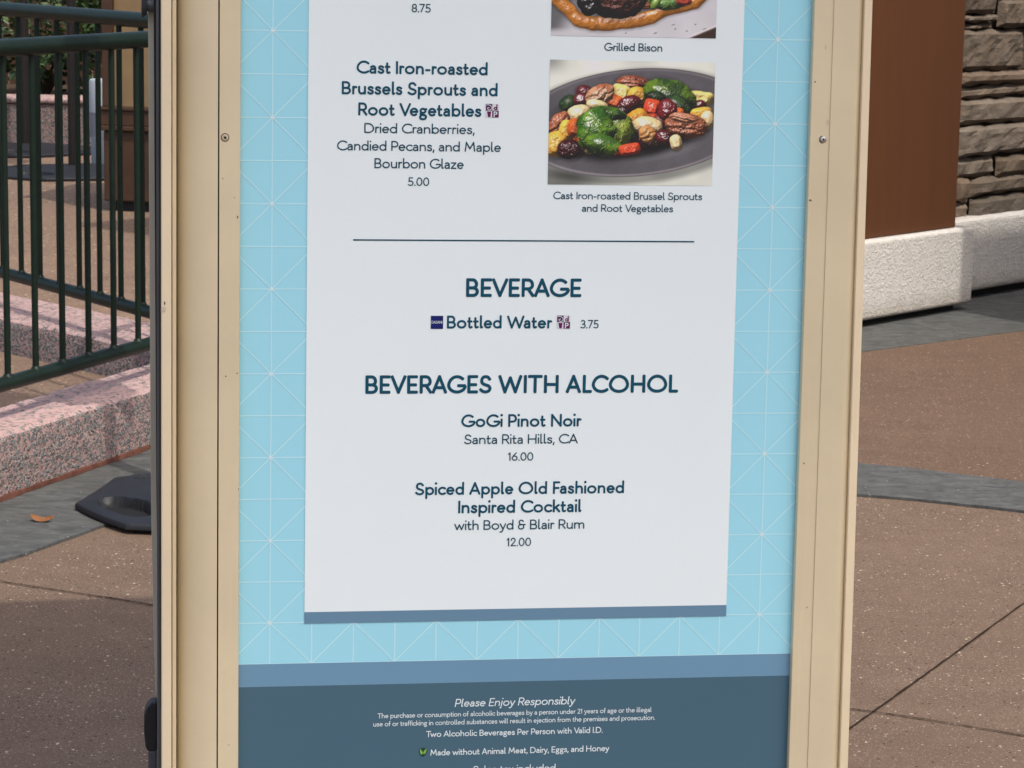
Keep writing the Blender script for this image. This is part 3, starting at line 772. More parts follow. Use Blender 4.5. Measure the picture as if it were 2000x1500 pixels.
# rear leaf hangs from the hinge at the top and stands off further towards the ground
bm = bmesh.new(); rows = []
for k in range(25):
    z = FB_-0.35+(FT_-FB_+0.35)*k/24
    py = 750-(z-S(300, 750)[1])*1930
    pxl = 289.5 + (py/1500)*8.5 + max(0, (py-900)/600)**2*9.0
    pxl = min(pxl, 318)
    dep = 0.045+0.00005*max(0, py)
    xl = S(pxl, min(max(py, -200), 1700), dep)[0]
    rows.append([bm.verts.new((xl, dep, z)), bm.verts.new((xl+0.03, dep, z)), bm.verts.new((xl+0.03, dep+0.02, z)), bm.verts.new((xl, dep+0.02, z))])
for a, b in zip(rows, rows[1:]):
    for j in range(4): bm.faces.new((a[j], a[(j+1) % 4], b[(j+1) % 4], b[j]))
bm.faces.new(rows[-1]); bm.faces.new(list(reversed(rows[0])))
rear = link('rear_leaf', bm, M['greybeige'], sign)
bm = bmesh.new(); box(bm, S(330, 750, 0.068)[0], Rp['lip1']-0.01, 0.066, 0.072, FB_-0.2, FT_); link('rear_board', bm, M['charcoal'], sign)
# hinge bolt at the top left
bm = bmesh.new(); hx, hz = S(300, 8, 0.045); hx2 = S(281, 8, 0.045)[0]
tube(bm, (hx2, 0.042, hz), (hx+0.008, 0.042, hz-0.002), 0.0068, 16)
tube(bm, (hx2-0.0025, 0.042, hz-0.001), (hx2+0.003, 0.042, hz-0.001), 0.0135, 18, 0.0095)
tube(bm, (hx+0.001, 0.042, hz-0.003), (hx+0.0065, 0.042, hz-0.003), 0.0125, 18, 0.015)
link('hinge_bolt', bm, M['charcoal'], sign)
# black capped strut low on the left
bm = bmesh.new(); xa, za = S(281, 1372, 0.09); xb = S(303, 1372, 0.09)[0]
prof2 = [(xa+0.0015, za-0.045), (xa, za-0.03), (xa+0.0004, za-0.012), (xa+0.003, za-0.004), (xa+0.0075, za+0.001), (xb+0.002, za+0.002), (xb+0.002, za-0.05), (xa+0.0035, za-0.05)]
lo = [bm.verts.new((x, 0.083, z)) for x, z in prof2]; hi = [bm.verts.new((x, 0.105, z)) for x, z in prof2]
bm.faces.new(lo); bm.faces.new(list(reversed(hi)))
for i in range(len(prof2)): bm.faces.new((lo[i], hi[i], hi[(i+1) % len(prof2)], lo[(i+1) % len(prof2)]))
bmesh.ops.recalc_face_normals(bm, faces=bm.faces[:])
strut = bpy.data.objects.new('strut', None)
bm2 = bmesh.new(); box(bm2, xa+0.0042, xb+0.002, 0.085, 0.103, -0.8145, za-0.0502); strut = link('strut', bm2, M['charcoal'], sign, bevel=0.002)
link('strut_cap', bm, M['black'], strut, bevel=0.0015)

# --- poster sheets
EPS = 0.00022
def flat(name, quads, mat, y, parent):
    bm = bmesh.new()
    for q in quads:
        f = bm.faces.new([bm.verts.new((p[0], y, p[1])) for p in q])
    bm.normal_update()
    for f in bm.faces:
        if f.normal.y > 0: f.normal_flip()
    return link(name, bm, mat, parent)
XL, XR = Lp['flat1']-0.002, S(1576, 750)[0]+0.006
bm = bmesh.new(); box(bm, XL, XR, 0.0, 0.0015, V0-0.003, V1+0.003); poster = link('poster', bm, M['sky_ink'], sign)
vb0 = (S(467, 1294.7)[1]+S(1545, 1279)[1])/2; vb1 = (S(467, 1339)[1]+S(1545, 1321.8)[1])/2
# pattern: lattice lines and star nodes
lines = []
def seg(a, b, w):
    a = Vector((a[0], a[1])); b = Vector((b[0], b[1])); d = (b-a).normalized(); n = Vector((-d.y, d.x))*w/2
    return [a+n, b+n, b-n, a-n]
wl = 0.00105
i0, i1 = math.ceil(XL/CELL-1e-6), math.floor(XR/CELL)
VT = V1/CELL
vert, hor, dia1, dia2 = [], [], [], []
for i in range(i0, i1+1): vert.append(seg((i*CELL, vb0), (i*CELL, V1), wl))
for j in range(math.ceil(vb0/CELL), int(VT)+1): hor.append(seg((XL, j*CELL), (XR, j*CELL), wl))
def clipd(k, sgn):
    # line x - sgn*v = k*CELL, clipped to the blue field
    lo = max(vb0, (XL-k*CELL)*sgn if sgn > 0 else -(XR-k*CELL)); hi = min(V1, (XR-k*CELL) if sgn > 0 else -(XL-k*CELL))
    if hi <= lo: return None
    return seg((k*CELL+sgn*lo, lo), (k*CELL+sgn*hi, hi), wl)
for k in range(-40, 60, 2):
    for sgn, dst in ((1, dia1), (-1, dia2)):
        q = clipd(k, sgn)
        if q: dst.append(q)
bm = bmesh.new()
for lv, group in enumerate((vert, hor, dia1, dia2)):
    for q in group: 
        f = bm.faces.new([bm.verts.new((p[0], -EPS*(1+0.25*lv), p[1])) for p in q])
for i in range(-2, 18):
    for j in range(-2, int(VT)+1):
        if (i+j) % 2 == 0 and i % 2 == 0 and XL < i*CELL < XR and vb0 < j*CELL < V1:
            vs = [bm.verts.new((i*CELL+0.0021*math.cos(a*math.pi/6), -EPS*2.2, j*CELL+0.0021*math.sin(a*math.pi/6))) for a in range(12)]
            f = bm.faces.new(vs); f.material_index = 1
bm.normal_update()
for f in bm.faces:
    if f.normal.y > 0: f.normal_flip()
link('line_pattern', bm, [M['line_ink'], M['node_ink']], poster)
flat('mid_blue_band', [[(XL, vb1), (XR, vb1), (XR, vb0), (XL, vb0)]], M['band_ink'], -EPS*3, poster)
foot = flat('dark_blue_band', [[(XL, V0), (XR, V0), (XR, vb1), (XL, vb1)]], M['dark_ink'], -EPS*3, poster)
wl0 = (S(604, 5)[0]+S(593.5, 1190)[0])/2; wr0 = (S(1454, 20)[0]+S(1418, 1183)[0])/2
wb = (S(593, 1193.4)[1]+S(1418, 1183)[1])/2; wb2 = (S(593, 1215.8)[1]+S(1418, 1205)[1])/2
white = flat('menu_sheet', [[(wl0, wb), (wr0, wb), (wr0, V1-0.05), (wl0, V1-0.05)]], M['white_ink'], -EPS*4, poster)
flat('sheet_edge', [[(wl0, wb2), (wr0, wb2), (wr0, wb), (wl0, wb)]], M['strip_ink'], -EPS*4, poster)

# --- lettering: monoline skeleton alphabet, drawn as ribbons
def arc(cx, cy, rx, ry, a0, a1, n=None):
    n = n or max(4, int(abs(a1-a0)/12))
    return [(cx+rx*math.cos(math.radians(a0+(a1-a0)*i/n)), cy+ry*math.sin(math.radians(a0+(a1-a0)*i/n))) for i in range(n+1)]
def sp(*pts, n=7): return [(p.x, p.y) for p in catmull(pts, n)]
X = 66
def ring(cx, cy, rx, ry): return ('O', arc(cx, cy, rx, ry, 90, 450)[:-1])
def dot(x, y): return ('D', (x, y))
Gl = {}
def gl(ch, w, *strokes, l=7, r=7): Gl[ch] = (w, strokes, l, r)
gl('A', 74, [(0,0),(37,100),(74,0)], [(14,32),(60,32)], l=1, r=1)
gl('B', 60, [(0,0),(0,100)], [(0,100),(28,100)]+arc(30,77,24,23,90,-90)+[(0,54)], [(0,54),(32,54)]+arc(33,27,27,27,90,-90)+[(0,0)], r=4)
gl('C', 80, arc(50,50,50,50,48,312), l=4, r=1)
gl('D', 78, [(0,0),(0,100)], [(0,100),(28,100)]+arc(30,50,48,50,90,-90)+[(0,0)], r=4)
gl('E', 52, [(52,100),(0,100),(0,0),(52,0)], [(0,53),(46,53)], r=4)
gl('F', 48, [(48,100),(0,100),(0,0)], [(0,52),(42,52)], r=2)
gl('G', 88, arc(49,50,49,50,50,345)+[(92,46),(58,46)], l=4, r=6)
gl('H', 72, [(0,0),(0,100)], [(72,0),(72,100)], [(0,53),(72,53)])
gl('I', 12, [(6,0),(6,100)], l=6, r=6)
gl('J', 40, [(40,100),(40,26)]+arc(20,24,20,24,0,-150))
gl('L', 46, [(0,100),(0,0),(46,0)], r=2)
gl('M', 92, [(2,0),(12,100),(46,28),(80,100),(90,0)], l=5, r=5)
gl('N', 72, [(0,0),(0,100),(72,0),(72,100)])
gl('O', 100, ring(50,50,50,50), l=4, r=4)
gl('P', 58, [(0,0),(0,100)], [(0,100),(28,100)]+arc(30,72,28,28,90,-90)+[(0,44)], r=2)
gl('R', 60, [(0,0),(0,100)], [(0,100),(28,100)]+arc(30,74,27,26,90,-90)+[(0,48)], [(30,48),(60,0)], r=2)
gl('S', 60, sp((57,86),(47,96),(31,100),(13,94),(6,76),(14,60),(32,51),(52,42),(60,26),(52,7),(31,0),(12,5),(0,16)), l=3, r=3)
gl('T', 72, [(0,100),(72,100)], [(36,100),(36,0)], l=2, r=2)
gl('V', 76, [(0,100),(38,0),(76,100)], l=0, r=0)
gl('W', 116, [(0,100),(29,0),(58,92),(87,0),(116,100)], l=1, r=1)
gl('Y', 70, [(0,100),(35,46),(70,100)], [(35,46),(35,0)], l=1, r=1)
gl('a', 46, sp((6,57),(14,63),(24,66),(38,61),(45,46))+[(45,0)], sp((45,37),(28,38),(8,33),(0,19),(7,4),(19,0),(35,6),(45,18)), l=4)
gl('b', 58, [(0,103),(0,0)], ring(30,33,29,33), r=4)
gl('c', 52, arc(33,33,33,33,48,312), l=4, r=1)
gl('d', 58, [(58,103),(58,0)], ring(29,33,29,33), l=4)
gl('e', 56, [(1,34),(55,34)]+arc(28,33,28,33,2,312), l=4, r=3)
gl('f', 36, sp((36,101),(26,103),(17,98),(13,82))+[(13,0)], [(0,62),(33,62)], l=1, r=0)
gl('g', 54, ring(25,45,21,21), [(37,60),(54,63)], sp((12,27),(5,18),(8,8),(22,3),(42,1),(52,-10),(46,-25),(27,-30),(8,-27),(1,-14),(10,2),n=6), l=4, r=2)
gl('h', 52, [(0,103),(0,0)], sp((0,42),(8,57),(26,66),(44,60),(52,42))+[(52,0)])
gl('i', 12, [(6,X),(6,0)], dot(6,92), l=5, r=5)
gl('j', 18, [(12,X),(12,-12)]+sp((12,-12),(8,-26),(-2,-30),(-8,-29)), dot(12,92), l=4, r=5)
gl('k', 50, [(0,103),(0,0)], [(44,66),(0,28)], [(17,42),(50,0)], r=0)
gl('l', 22, [(0,103),(0,18)]+sp((0,18),(3,4),(12,0),(21,4)), r=2)
gl('m', 86, [(0,X),(0,0)], sp((0,44),(7,58),(22,66),(37,60),(43,42))+[(43,0)], sp((43,44),(50,58),(65,66),(80,60),(86,42))+[(86,0)])
gl('n', 52, [(0,X),(0,0)], sp((0,42),(8,57),(26,66),(44,60),(52,42))+[(52,0)])
gl('o', 64, ring(32,33,32,33), l=4, r=4)
gl('p', 58, [(0,X),(0,-30)], ring(30,33,29,33), r=4)
gl('q', 58, [(58,X),(58,-30)], ring(29,33,29,33), l=4)
gl('r', 33, [(0,X),(0,0)], sp((0,40),(7,56),(19,65),(33,62)), r=0)
gl('s', 44, sp((42,56),(34,63),(23,66),(9,62),(5,50),(12,41),(24,35),(39,27),(44,17),(37,4),(22,0),(8,4),(0,12)), l=3, r=3)
gl('t', 38, [(13,88),(13,20)]+sp((13,20),(16,5),(26,0),(38,5)), [(0,62),(35,62)], l=1, r=2)
gl('u', 52, [(0,X),(0,26)]+sp((0,26),(6,8),(24,0),(43,7),(52,24)), [(52,X),(52,0)])
gl('v', 54, [(0,X),(27,0),(54,X)], l=0, r=0)
gl('w', 84, [(0,X),(21,0),(42,60),(63,0),(84,X)], l=1, r=1)
gl('x', 50, [(0,X),(50,0)], [(50,X),(0,0)], l=1, r=1)
gl('y', 54, [(0,X),(28,2)], [(54,X),(24,-14)]+sp((24,-14),(16,-27),(6,-30),(0,-28)), l=0, r=0)
gl('z', 48, [(0,X),(48,X),(0,0),(48,0)], l=3, r=3)
gl('&', 64, sp((46,90),(34,99),(20,99),(8,90),(8,70),(18,58),(36,54)), sp((36,54),(16,52),(2,38),(2,16),(14,2),(34,0),(48,12),(50,32))+[(50,48)], [(36,54),(64,54)], l=3, r=2)
gl('.', 14, dot(7,7), l=4, r=4)
gl(',', 14, [(9,6),(4,-16)], l=4, r=4)
gl('-', 34, [(0,34),(34,34)], l=5, r=5)
gl('0', 58, ring(29,50,29,50), l=4, r=4)
gl('1', 26, [(0,84),(22,100),(22,0)], l=3, r=8)
gl('2', 56, sp((3,76),(9,92),(27,100),(45,94),(51,76),(45,57))+[(2,0),(56,0)], l=4, r=4)
gl('3', 54, sp((4,90),(22,100),(42,94),(48,76),(40,60),(20,55)), sp((20,55),(44,49),(54,29),(44,6),(22,0),(0,9)), l=4, r=4)
gl('5', 54, [(49,100),(10,100),(8,56)]+sp((8,56),(25,62),(46,53),(54,31),(45,8),(25,0),(0,9)), l=4, r=4)
gl('6', 56, sp((46,100),(22,74),(4,46),(0,30)), ring(28,31,28,31), l=4, r=4)
gl('7', 54, [(0,100),(54,100),(16,0)], l=3, r=3)
gl('8', 54, ring(27,76,23,24), ring(27,27,27,27), l=4, r=4)
Gl[' '] = (22, (), 5, 5)

def ribbon(bm, pts, w, y, closed):
    if not closed and len(pts) > 2:     # sharp corners: separate strokes that overlap with rounded ends
        run = [pts[0]]; lev = 0
        for i in range(1, len(pts)-1):
            a, b, c = Vector(pts[i-1]), Vector(pts[i]), Vector(pts[i+1]); run.append(pts[i])
            if (b-a).length > 1e-7 and (c-b).length > 1e-7 and (b-a).normalized().dot((c-b).normalized()) < 0.1:
                stroke(bm, run, w, y-0.000012*lev, False); lev += 1; run = [pts[i]]
        run.append(pts[-1]); stroke(bm, run, w, y-0.000012*lev, False); return
    stroke(bm, pts, w, y, closed)
def stroke(bm, pts, w, y, closed):
    P = []
    for p in pts:
        v = Vector(p)
        if not P or (v-P[-1]).length > 1e-7: P.append(v)
    if closed and (P[0]-P[-1]).length < 1e-7: P.pop()
    n = len(P)
    if n < 2: return
    h = w/2; A_, B_ = [], []
    for i in range(n):
        if closed: d0 = (P[i]-P[i-1]).normalized(); d1 = (P[(i+1) % n]-P[i]).normalized()
        else:
            d0 = (P[i]-P[i-1]).normalized() if i else (P[1]-P[0]).normalized()
            d1 = (P[i+1]-P[i]).normalized() if i < n-1 else d0
        t_ = (d0+d1)
        if t_.length < 1e-6: t_ = d0
        t_.normalize(); nn = Vector((-t_.y, t_.x)); c = max(0.60, nn.dot(Vector((-d0.y, d0.x))))
        A_.append(P[i]+nn*h/c); B_.append(P[i]-nn*h/c)
    if not closed:      # ends run on by half the stroke
        d = (P[0]-P[1]).normalized(); A_[0] += d*h*0.45; B_[0] += d*h*0.45
        e = (P[-1]-P[-2]).normalized(); A_[-1] += e*h*0.45; B_[-1] += e*h*0.45
        # rounded corners of the end
        nrm = Vector((-d.y, d.x))
        A_.insert(0, (A_[0]+B_[0])/2+d*h*0.5+(A_[0]-B_[0])*0.30); B_.insert(0, (A_[1]+B_[0])/2+d*h*0.5-(A_[1]-B_[0])*0.30)
        a_, b_ = A_[-1].copy(), B_[-1].copy()
        A_.append((a_+b_)/2+e*h*0.5+(a_-b_)*0.30); B_.append((a_+b_)/2+e*h*0.5-(a_-b_)*0.30)
    va = [bm.verts.new((p.x, y, p.y)) for p in A_]; vb = [bm.verts.new((p.x, y, p.y)) for p in B_]
    m_ = len(va)
    for i in range(m_ if closed else m_-1):
        j = (i+1) % m_
        try: bm.faces.new((va[i], vb[i], vb[j], va[j]))
        except ValueError: pass
KERN = {('A','V'):-14, ('V','E'):-2, ('E','V'):-3, ('V','e'):-10, ('T','w'):-14, ('W','a'):-8, ('P','e'):-2, ('L','C'):-6, ('R','A'):-4, ('A','G'):-4, ('F','a'):-6, ('V','a'):-12, ('T','h'):-4, ('r','a'):-3, ('A','L'):2, ('W','I'):4, ('.','7'):-4, ('r','y'):-2}
def layout(text, wt):
    x = 0; items = []; prev = None; w = wt*100
    for ch in text:
        gw, st, l, r = Gl[ch]
        if prev is not None: x += KERN.get((prev, ch), 0)
        x += l*0.75; items.append((x, gw, st)); x += gw + r*0.75; prev = ch
    first = Gl[text[0]][2]*0.75; last = Gl[text[-1]][3]*0.75
    return items, first, x-last
def write(name, text, pl, pr, cap_px, wt, mat, parent, slant=0.0, label=None, extra=None, lay_y=-EPS*6):
    """pl / pr: photo pixels of the left and right end of the baseline; cap_px: capital height there"""
    a = S(*pl); b = S(*pr); cap = cap_px/1930.0*1.0
    cap = (S(pl[0], pl[1]-cap_px)[1]-a[1])
    items, x0, x1 = layout(text, wt); W_ = b[0]-a[0]; base = (a[1]+b[1])/2
    kx = W_/(x1-x0); ky = cap/100.0; sw_ = wt*cap; hh = wt*50
    def my(y):
        for (ya, yb, fa, fb) in ((-30, 0, -30+hh, hh), (0, X, hh, X-hh), (X, 100, X-hh, 100-hh)):
            if ya <= y <= yb: return fa+(fb-fa)*(y-ya)/(yb-ya)
        return y-hh if y > 0 else y+hh
    bm = bmesh.new()
    for x, gw, st in items:
        ho = hh*ky/kx if kx else hh
        def mp(p):
            xx = p[0]
            if gw > 14: xx = ho+(gw-2*ho)*p[0]/gw if gw > 2*ho else gw/2
            Y_ = my(p[1])*ky
            return (a[0]+(x-x0+xx)*kx+slant*Y_, base+Y_)
        for k, s in enumerate(st):
            y = lay_y - 0.00003*k
            if isinstance(s, tuple) and s[0] == 'O': ribbon(bm, [mp(p) for p in s[1]], sw_, y, True)
            elif isinstance(s, tuple) and s[0] == 'D':
                c = (a[0]+(x-x0+s[1][0])*kx+slant*s[1][1]*ky, base+s[1][1]*ky); r_ = sw_*0.62
                bm.faces.new([bm.verts.new((c[0]+r_*math.cos(q*math.pi/6), y, c[1]+r_*math.sin(q*math.pi/6))) for q in range(12)])
            else: ribbon(bm, [mp(p) for p in s], sw_, y, False)
    bm.normal_update()
    for f in bm.faces:
        if f.normal.y > 0: f.normal_flip()
    return link(name, bm, mat, parent)
SB = 0.163; LT = 0.130; BD = 0.170
T_ = poster
write('price', '8.75', (803.7, 24.2), (841, 24.4), 16.8, LT, M['navy2'], T_)
write('dish_name', 'Cast Iron-roasted', (696.1, 144.6), (951.9, 146.2), 25.6, SB, M['navy'], T_)
write('dish_name', 'Brussels Sprouts and', (667.2, 185.3), (971.4, 187.0), 25.8, SB, M['navy'], T_)
write('dish_name', 'Root Vegetables', (699.4, 226.4), (939.7, 227.6), 25.6, SB, M['navy'], T_)
write('dish_details', 'Dried Cranberries,', (711.3, 260.6), (926.6, 261.2), 19.6, LT, M['navy2'], T_)
write('dish_details', 'Candied Pecans, and Maple', (658, 294.6), (977.9, 295.7), 19.6, LT, M['navy2'], T_)
write('dish_details', 'Bourbon Glaze', (731, 329), (905.2, 329.4), 19.8, LT, M['navy2'], T_)
write('price', '5.00', (796.2, 363), (838, 363), 16.8, LT, M['navy2'], T_)
write('caption', 'Grilled Bison', (1179.6, 99.7), (1292.8, 100.5), 15.8, 0.135, M['navy2'], T_)
write('caption', 'Cast Iron-roasted Brussel Sprouts', (1080.2, 388.9), (1370.5, 390.9), 14.9, 0.13, M['navy2'], T_)
write('caption', 'and Root Vegetables', (1136.2, 413.4), (1313.9, 414.6), 14.9, 0.13, M['navy2'], T_)
write('section_heading', 'BEVERAGE', (909.8, 580.0), (1135, 579.9), 36.6, BD, M['navy'], T_)
write('drink_name', 'Bottled Water', (872.4, 641.5), (1077.8, 641.4), 25.4, SB, M['navy'], T_)
write('price', '3.75', (1133.2, 641.1), (1168.6, 641.1), 16.6, LT, M['navy2'], T_)
write('section_heading', 'BEVERAGES WITH ALCOHOL', (713.3, 768.7), (1323.7, 766.9), 36.2, BD, M['navy'], T_)
write('drink_name', 'GoGi Pinot Noir', (900.5, 834), (1135.2, 832.8), 25.2, SB, M['navy'], T_)
write('drink_details', 'Santa Rita Hills, CA', (906.2, 867), (1128, 866), 19.2, LT, M['navy2'], T_)
write('price', '16.00', (991.7, 899.6), (1041.1, 899.3), 16.6, LT, M['navy2'], T_)
write('drink_name', 'Spiced Apple Old Fashioned', (810.5, 966.3), (1218.2, 963.6), 24.8, SB, M['navy'], T_)
write('drink_name', 'Inspired Cocktail', (894.7, 1002), (1135.2, 1000.1), 25, SB, M['navy'], T_)
write('drink_details', 'with Boyd & Blair Rum', (886.8, 1034.4), (1140.7, 1033), 19.3, LT, M['navy2'], T_)
write('price', '12.00', (989.3, 1066.4), (1036.8, 1066), 16.6, LT, M['navy2'], T_)
write('notice_text', 'Please Enjoy Responsibly', (887.5, 1378.9), (1121.5, 1376.3), 15.8, 0.125, M['pale'], T_, slant=0.19)
write('notice_text', 'The purchase or consumption of alcoholic beverages by a person under 21 years of age or the illegal', (737.2, 1400.6), (1272, 1391.8), 9.8, 0.125, M['pale'], T_)
write('notice_text', 'use of or trafficking in controlled substances will result in ejection from the premises and prosecution.', (728.8, 1416.4), (1278.8, 1407.3), 9.8, 0.125, M['pale'], T_)
write('notice_text', 'Two Alcoholic Beverages Per Person with Valid I.D.', (831.7, 1437.4), (1176.5, 1432.2), 11.9, 0.135, M['pale'], T_)
write('notice_text', 'Made without Animal Meat, Dairy, Eggs, and Honey', (840, 1473.9), (1189.2, 1467.6), 12.1, 0.135, M['pale'], T_)
write('notice_text', 'Sales tax included', (923.2, 1508.6), (1084.4, 1505.9), 14.0, 0.125, M['pale'], T_)
# ruled line between the dishes and the drinks
a = S(689.5, 469.3); b = S(1355.5, 471.0); vm = (a[1]+b[1])/2; hw = 1.35/1930
flat('ruled_line', [[(a[0], vm-hw), (b[0], vm-hw), (b[0], vm+hw), (a[0], vm+hw)]], M['navy2'], -EPS*6, T_)

# --- small emblems
def rectpx(x0, y0, x1, y1):
    a = S(x0, y1); b = S(x1, y0); return [(a[0], a[1]), (b[0], a[1]), (b[0], b[1]), (a[0], b[1])]
def emblem(x0, y0, x1, y1):
    q = rectpx(x0, y0, x1, y1); (xa, za), (xb, _), (_, zb), _ = q[0], q[1], q[2], q[3]
    s = xb-xa; hgt = zb-za
    pt = lambda u, v: (xa+u*s, za+v*hgt)
    y1_ = -EPS*6
    em = flat('dining_emblem', [q], M['emblem_pale'], y1_, poster)
    e2 = flat('emblem_panel', [[pt(.02, .5), pt(.5, .5), pt(.5, .98), pt(.02, .98)], [pt(.5, .02), pt(.98, .02), pt(.98, .5), pt(.5, .5)],
               [pt(.12, .44), pt(.42, .44), pt(.37, .04), pt(.19, .04)]], M['plum'], y1_-EPS, poster)
    bm = bmesh.new()
    def strk(P, w, closed=False): ribbon(bm, [pt(*p) for p in P], w*s, y1_-EPS*2.2, closed)
    strk(sp((.06,.90),(.20,.92),(.37,.86),(.46,.73),(.41,.60),(.29,.55),(.17,.60),(.16,.70),(.27,.72)), .045)
    bm.normal_update()
    for f in bm.faces:
        if f.normal.y > 0: f.normal_flip()
    link('emblem_swirl', bm, M['node_ink'], poster)
    bm = bmesh.new()
    strk([(.84,.92),(.84,.57)], .08); strk(arc(.73,.66,.09,.085,90,450)[:-1], .07, True)
    bm.normal_update()
    for f in bm.faces:
        if f.normal.y > 0: f.normal_flip()
    link('emblem_letter', bm, M['plum'], poster)
    bm = bmesh.new()
    strk([(.64,.08),(.64,.42)], .075); strk([(.64,.41),(.74,.41)]+arc(.75,.325,.09,.085,90,-90)+[(.64,.24)], .07)
    bm.normal_update()
    for f in bm.faces:
        if f.normal.y > 0: f.normal_flip()
    link('emblem_letter', bm, M['pale'], poster)
emblem(947.6, 202.6, 974.4, 229.6)
emblem(1086.8, 615.4, 1113.6, 642.0)
flat('water_emblem', [rectpx(840.9, 616.5, 865.4, 642.2)], M['royal'], -EPS*6, poster)
write('emblem_letters', 'DASANI', (842.6, 631.6), (863.4, 631.6), 5.4, 0.12, M['pale'], poster, lay_y=-EPS*7.2)
# two-leaf mark before the vegan note
def leaf_shape(cx, cy, L, w, ang):
    P = []
    for i in range(20):
        t = i/20*2*math.pi; u = L*math.cos(t); v = w*math.sin(t)*(1-0.35*math.cos(t))
        P.append((cx+u*math.cos(ang)-v*math.sin(ang), cy+u*math.sin(ang)+v*math.cos(ang)))
    return P
c1 = S(822.3, 1467.6); c2 = S(829.8, 1466.8); c3 = S(826, 1468.5)
flat('leaf_mark', [leaf_shape(*c3, 0.0046, 0.0040, math.pi/2*-1)], M['leafdark'], -EPS*6, poster)
flat('leaf_mark', [leaf_shape(*c1, 0.0030, 0.0012, 1.9), leaf_shape(*c2, 0.0030, 0.0012, 1.15)], M['leafgreen'], -EPS*7, poster)

# --- printed dish pictures, painted as a small raster held in the sheet's colours
rng = np.random.default_rng(5)
def fbm(h, w, cell, octs=4, seed=0):
    r = np.random.default_rng(seed); out = np.zeros((h, w)); amp = 1; tot = 0
    for o in range(octs):
        c = max(1.5, cell/2**o); gh, gw = int(h/c)+3, int(w/c)+3; g_ = r.random((gh, gw))
        yy = np.arange(h)/c; xx = np.arange(w)/c; y0 = yy.astype(int); x0 = xx.astype(int)
        fy = (yy-y0)[:, None]; fx = (xx-x0)[None]; fy = fy*fy*(3-2*fy); fx = fx*fx*(3-2*fx)
        out += amp*((g_[y0][:, x0]*(1-fx)+g_[y0][:, x0+1]*fx)*(1-fy)+(g_[y0+1][:, x0]*(1-fx)+g_[y0+1][:, x0+1]*fx)*fy); tot += amp; amp *= 0.55
    return out/tot
PW, PH = 440, 330
YY, XX = np.mgrid[0:PH, 0:PW].astype(float); CX = XX/PW*1098+115; CY = YY/PH*828+403
LD = np.array([-0.35, -0.68, 0.64]); LD /= np.linalg.norm(LD)
HV = LD+np.array([0, 0, 1.0]); HV /= np.linalg.norm(HV)
def sm_(a, b, x): t = np.clip((x-a)/(b-a), 0, 1); return t*t*(3-2*t)
def blob(img, cx, cy, rx, ry, rot, col, kind='smooth', seed=0, gloss=0.5, square=2.0, dark=None):
    t = math.radians(rot); dx = CX-cx; dy = CY-cy
    wob = (fbm(PH, PW, 26, 3, seed+900)-0.5)
    u = (dx*math.cos(t)+dy*math.sin(t))/rx; v = (-dx*math.sin(t)+dy*math.cos(t))/ry
    rr = (np.abs(u)**square+np.abs(v)**square)**(1/square)*(1+0.30*wob)
    mask = sm_(1.03, 0.96, rr)
    # contact shade round the piece
    rx *= 1.1; ry *= 1.1; u = u/1.1; v = v/1.1; rr = rr/1.1; mask = sm_(1.03, 0.96, rr)
    img *= (1-0.45*sm_(1.35, 0.95, (((u)**2+(v-0.12)**2)**0.5))[..., None])
    hgt = np.sqrt(np.clip(1-rr**2, 0, 1)) if square <= 2.1 else np.clip((1-rr)*2.2, 0, 1)**0.6
    nz = fbm(PH, PW, 16, 4, seed)
    if kind == 'leafy':
        ang = np.arctan2(v+0.5, u-0.2); vein = np.exp(-(np.sin(ang*5.5+nz*4+seed)/0.16)**2); hgt = hgt*1.15+0.16*fbm(PH, PW, 70, 3, seed+11)+0.11*vein+0.10*nz+0.03*fbm(PH, PW, 6, 2, seed+12)
    elif kind == 'pecan':
        hgt = hgt+0.17*np.abs(np.sin(v*4.6+nz*3.6+0.6*np.sin(u*3+seed)))+0.22*fbm(PH, PW, 14, 3, seed+3)
    elif kind == 'wrinkle':
        hgt = hgt+0.30*fbm(PH, PW, 9, 3, seed+3)
    else: hgt = hgt+0.22*nz+0.08*fbm(PH, PW, 6, 2, seed+12)
    sc = 0.5*(rx+ry)/1098*PW
    gy, gx = np.gradient(hgt*sc*0.9)
    nrm = np.dstack([-gx, -gy, np.ones_like(gx)]); nrm /= np.linalg.norm(nrm, axis=2, keepdims=True)
    dif = np.clip(nrm@LD, 0, 1); spec = np.clip(nrm@HV, 0, 1)**38
    c = np.array(col)[None, None]*(0.65+0.7*fbm(PH, PW, 20, 4, seed+5))[..., None]
    if kind == 'leafy':
        k2 = sm_(0.42, 0.60, fbm(PH, PW, 34, 4, seed+7))[..., None]; c = c*(1-k2)+np.array(dark)[None, None]*k2
        c = c+np.array([0.16, 0.19, 0.05])*(vein*0.5*sm_(1.0, 0.4, rr))[..., None]
    elif dark is not None:
        k2 = sm_(0.45, 0.65, fbm(PH, PW, 22, 4, seed+7))[..., None]; c = c*(1-k2)+np.array(dark)[None, None]*k2
    c = c*(0.10+1.25*dif[..., None])+gloss*spec[..., None]*np.array([1, 0.97, 0.92])
    img[:] = img*(1-mask[..., None])+c*mask[..., None]
def ell(cx, cy, rx, ry, rot):
    t = math.radians(rot); dx = CX-cx; dy = CY-cy
    return np.hypot((dx*math.cos(t)+dy*math.sin(t))/rx, (-dx*math.sin(t)+dy*math.cos(t))/ry)
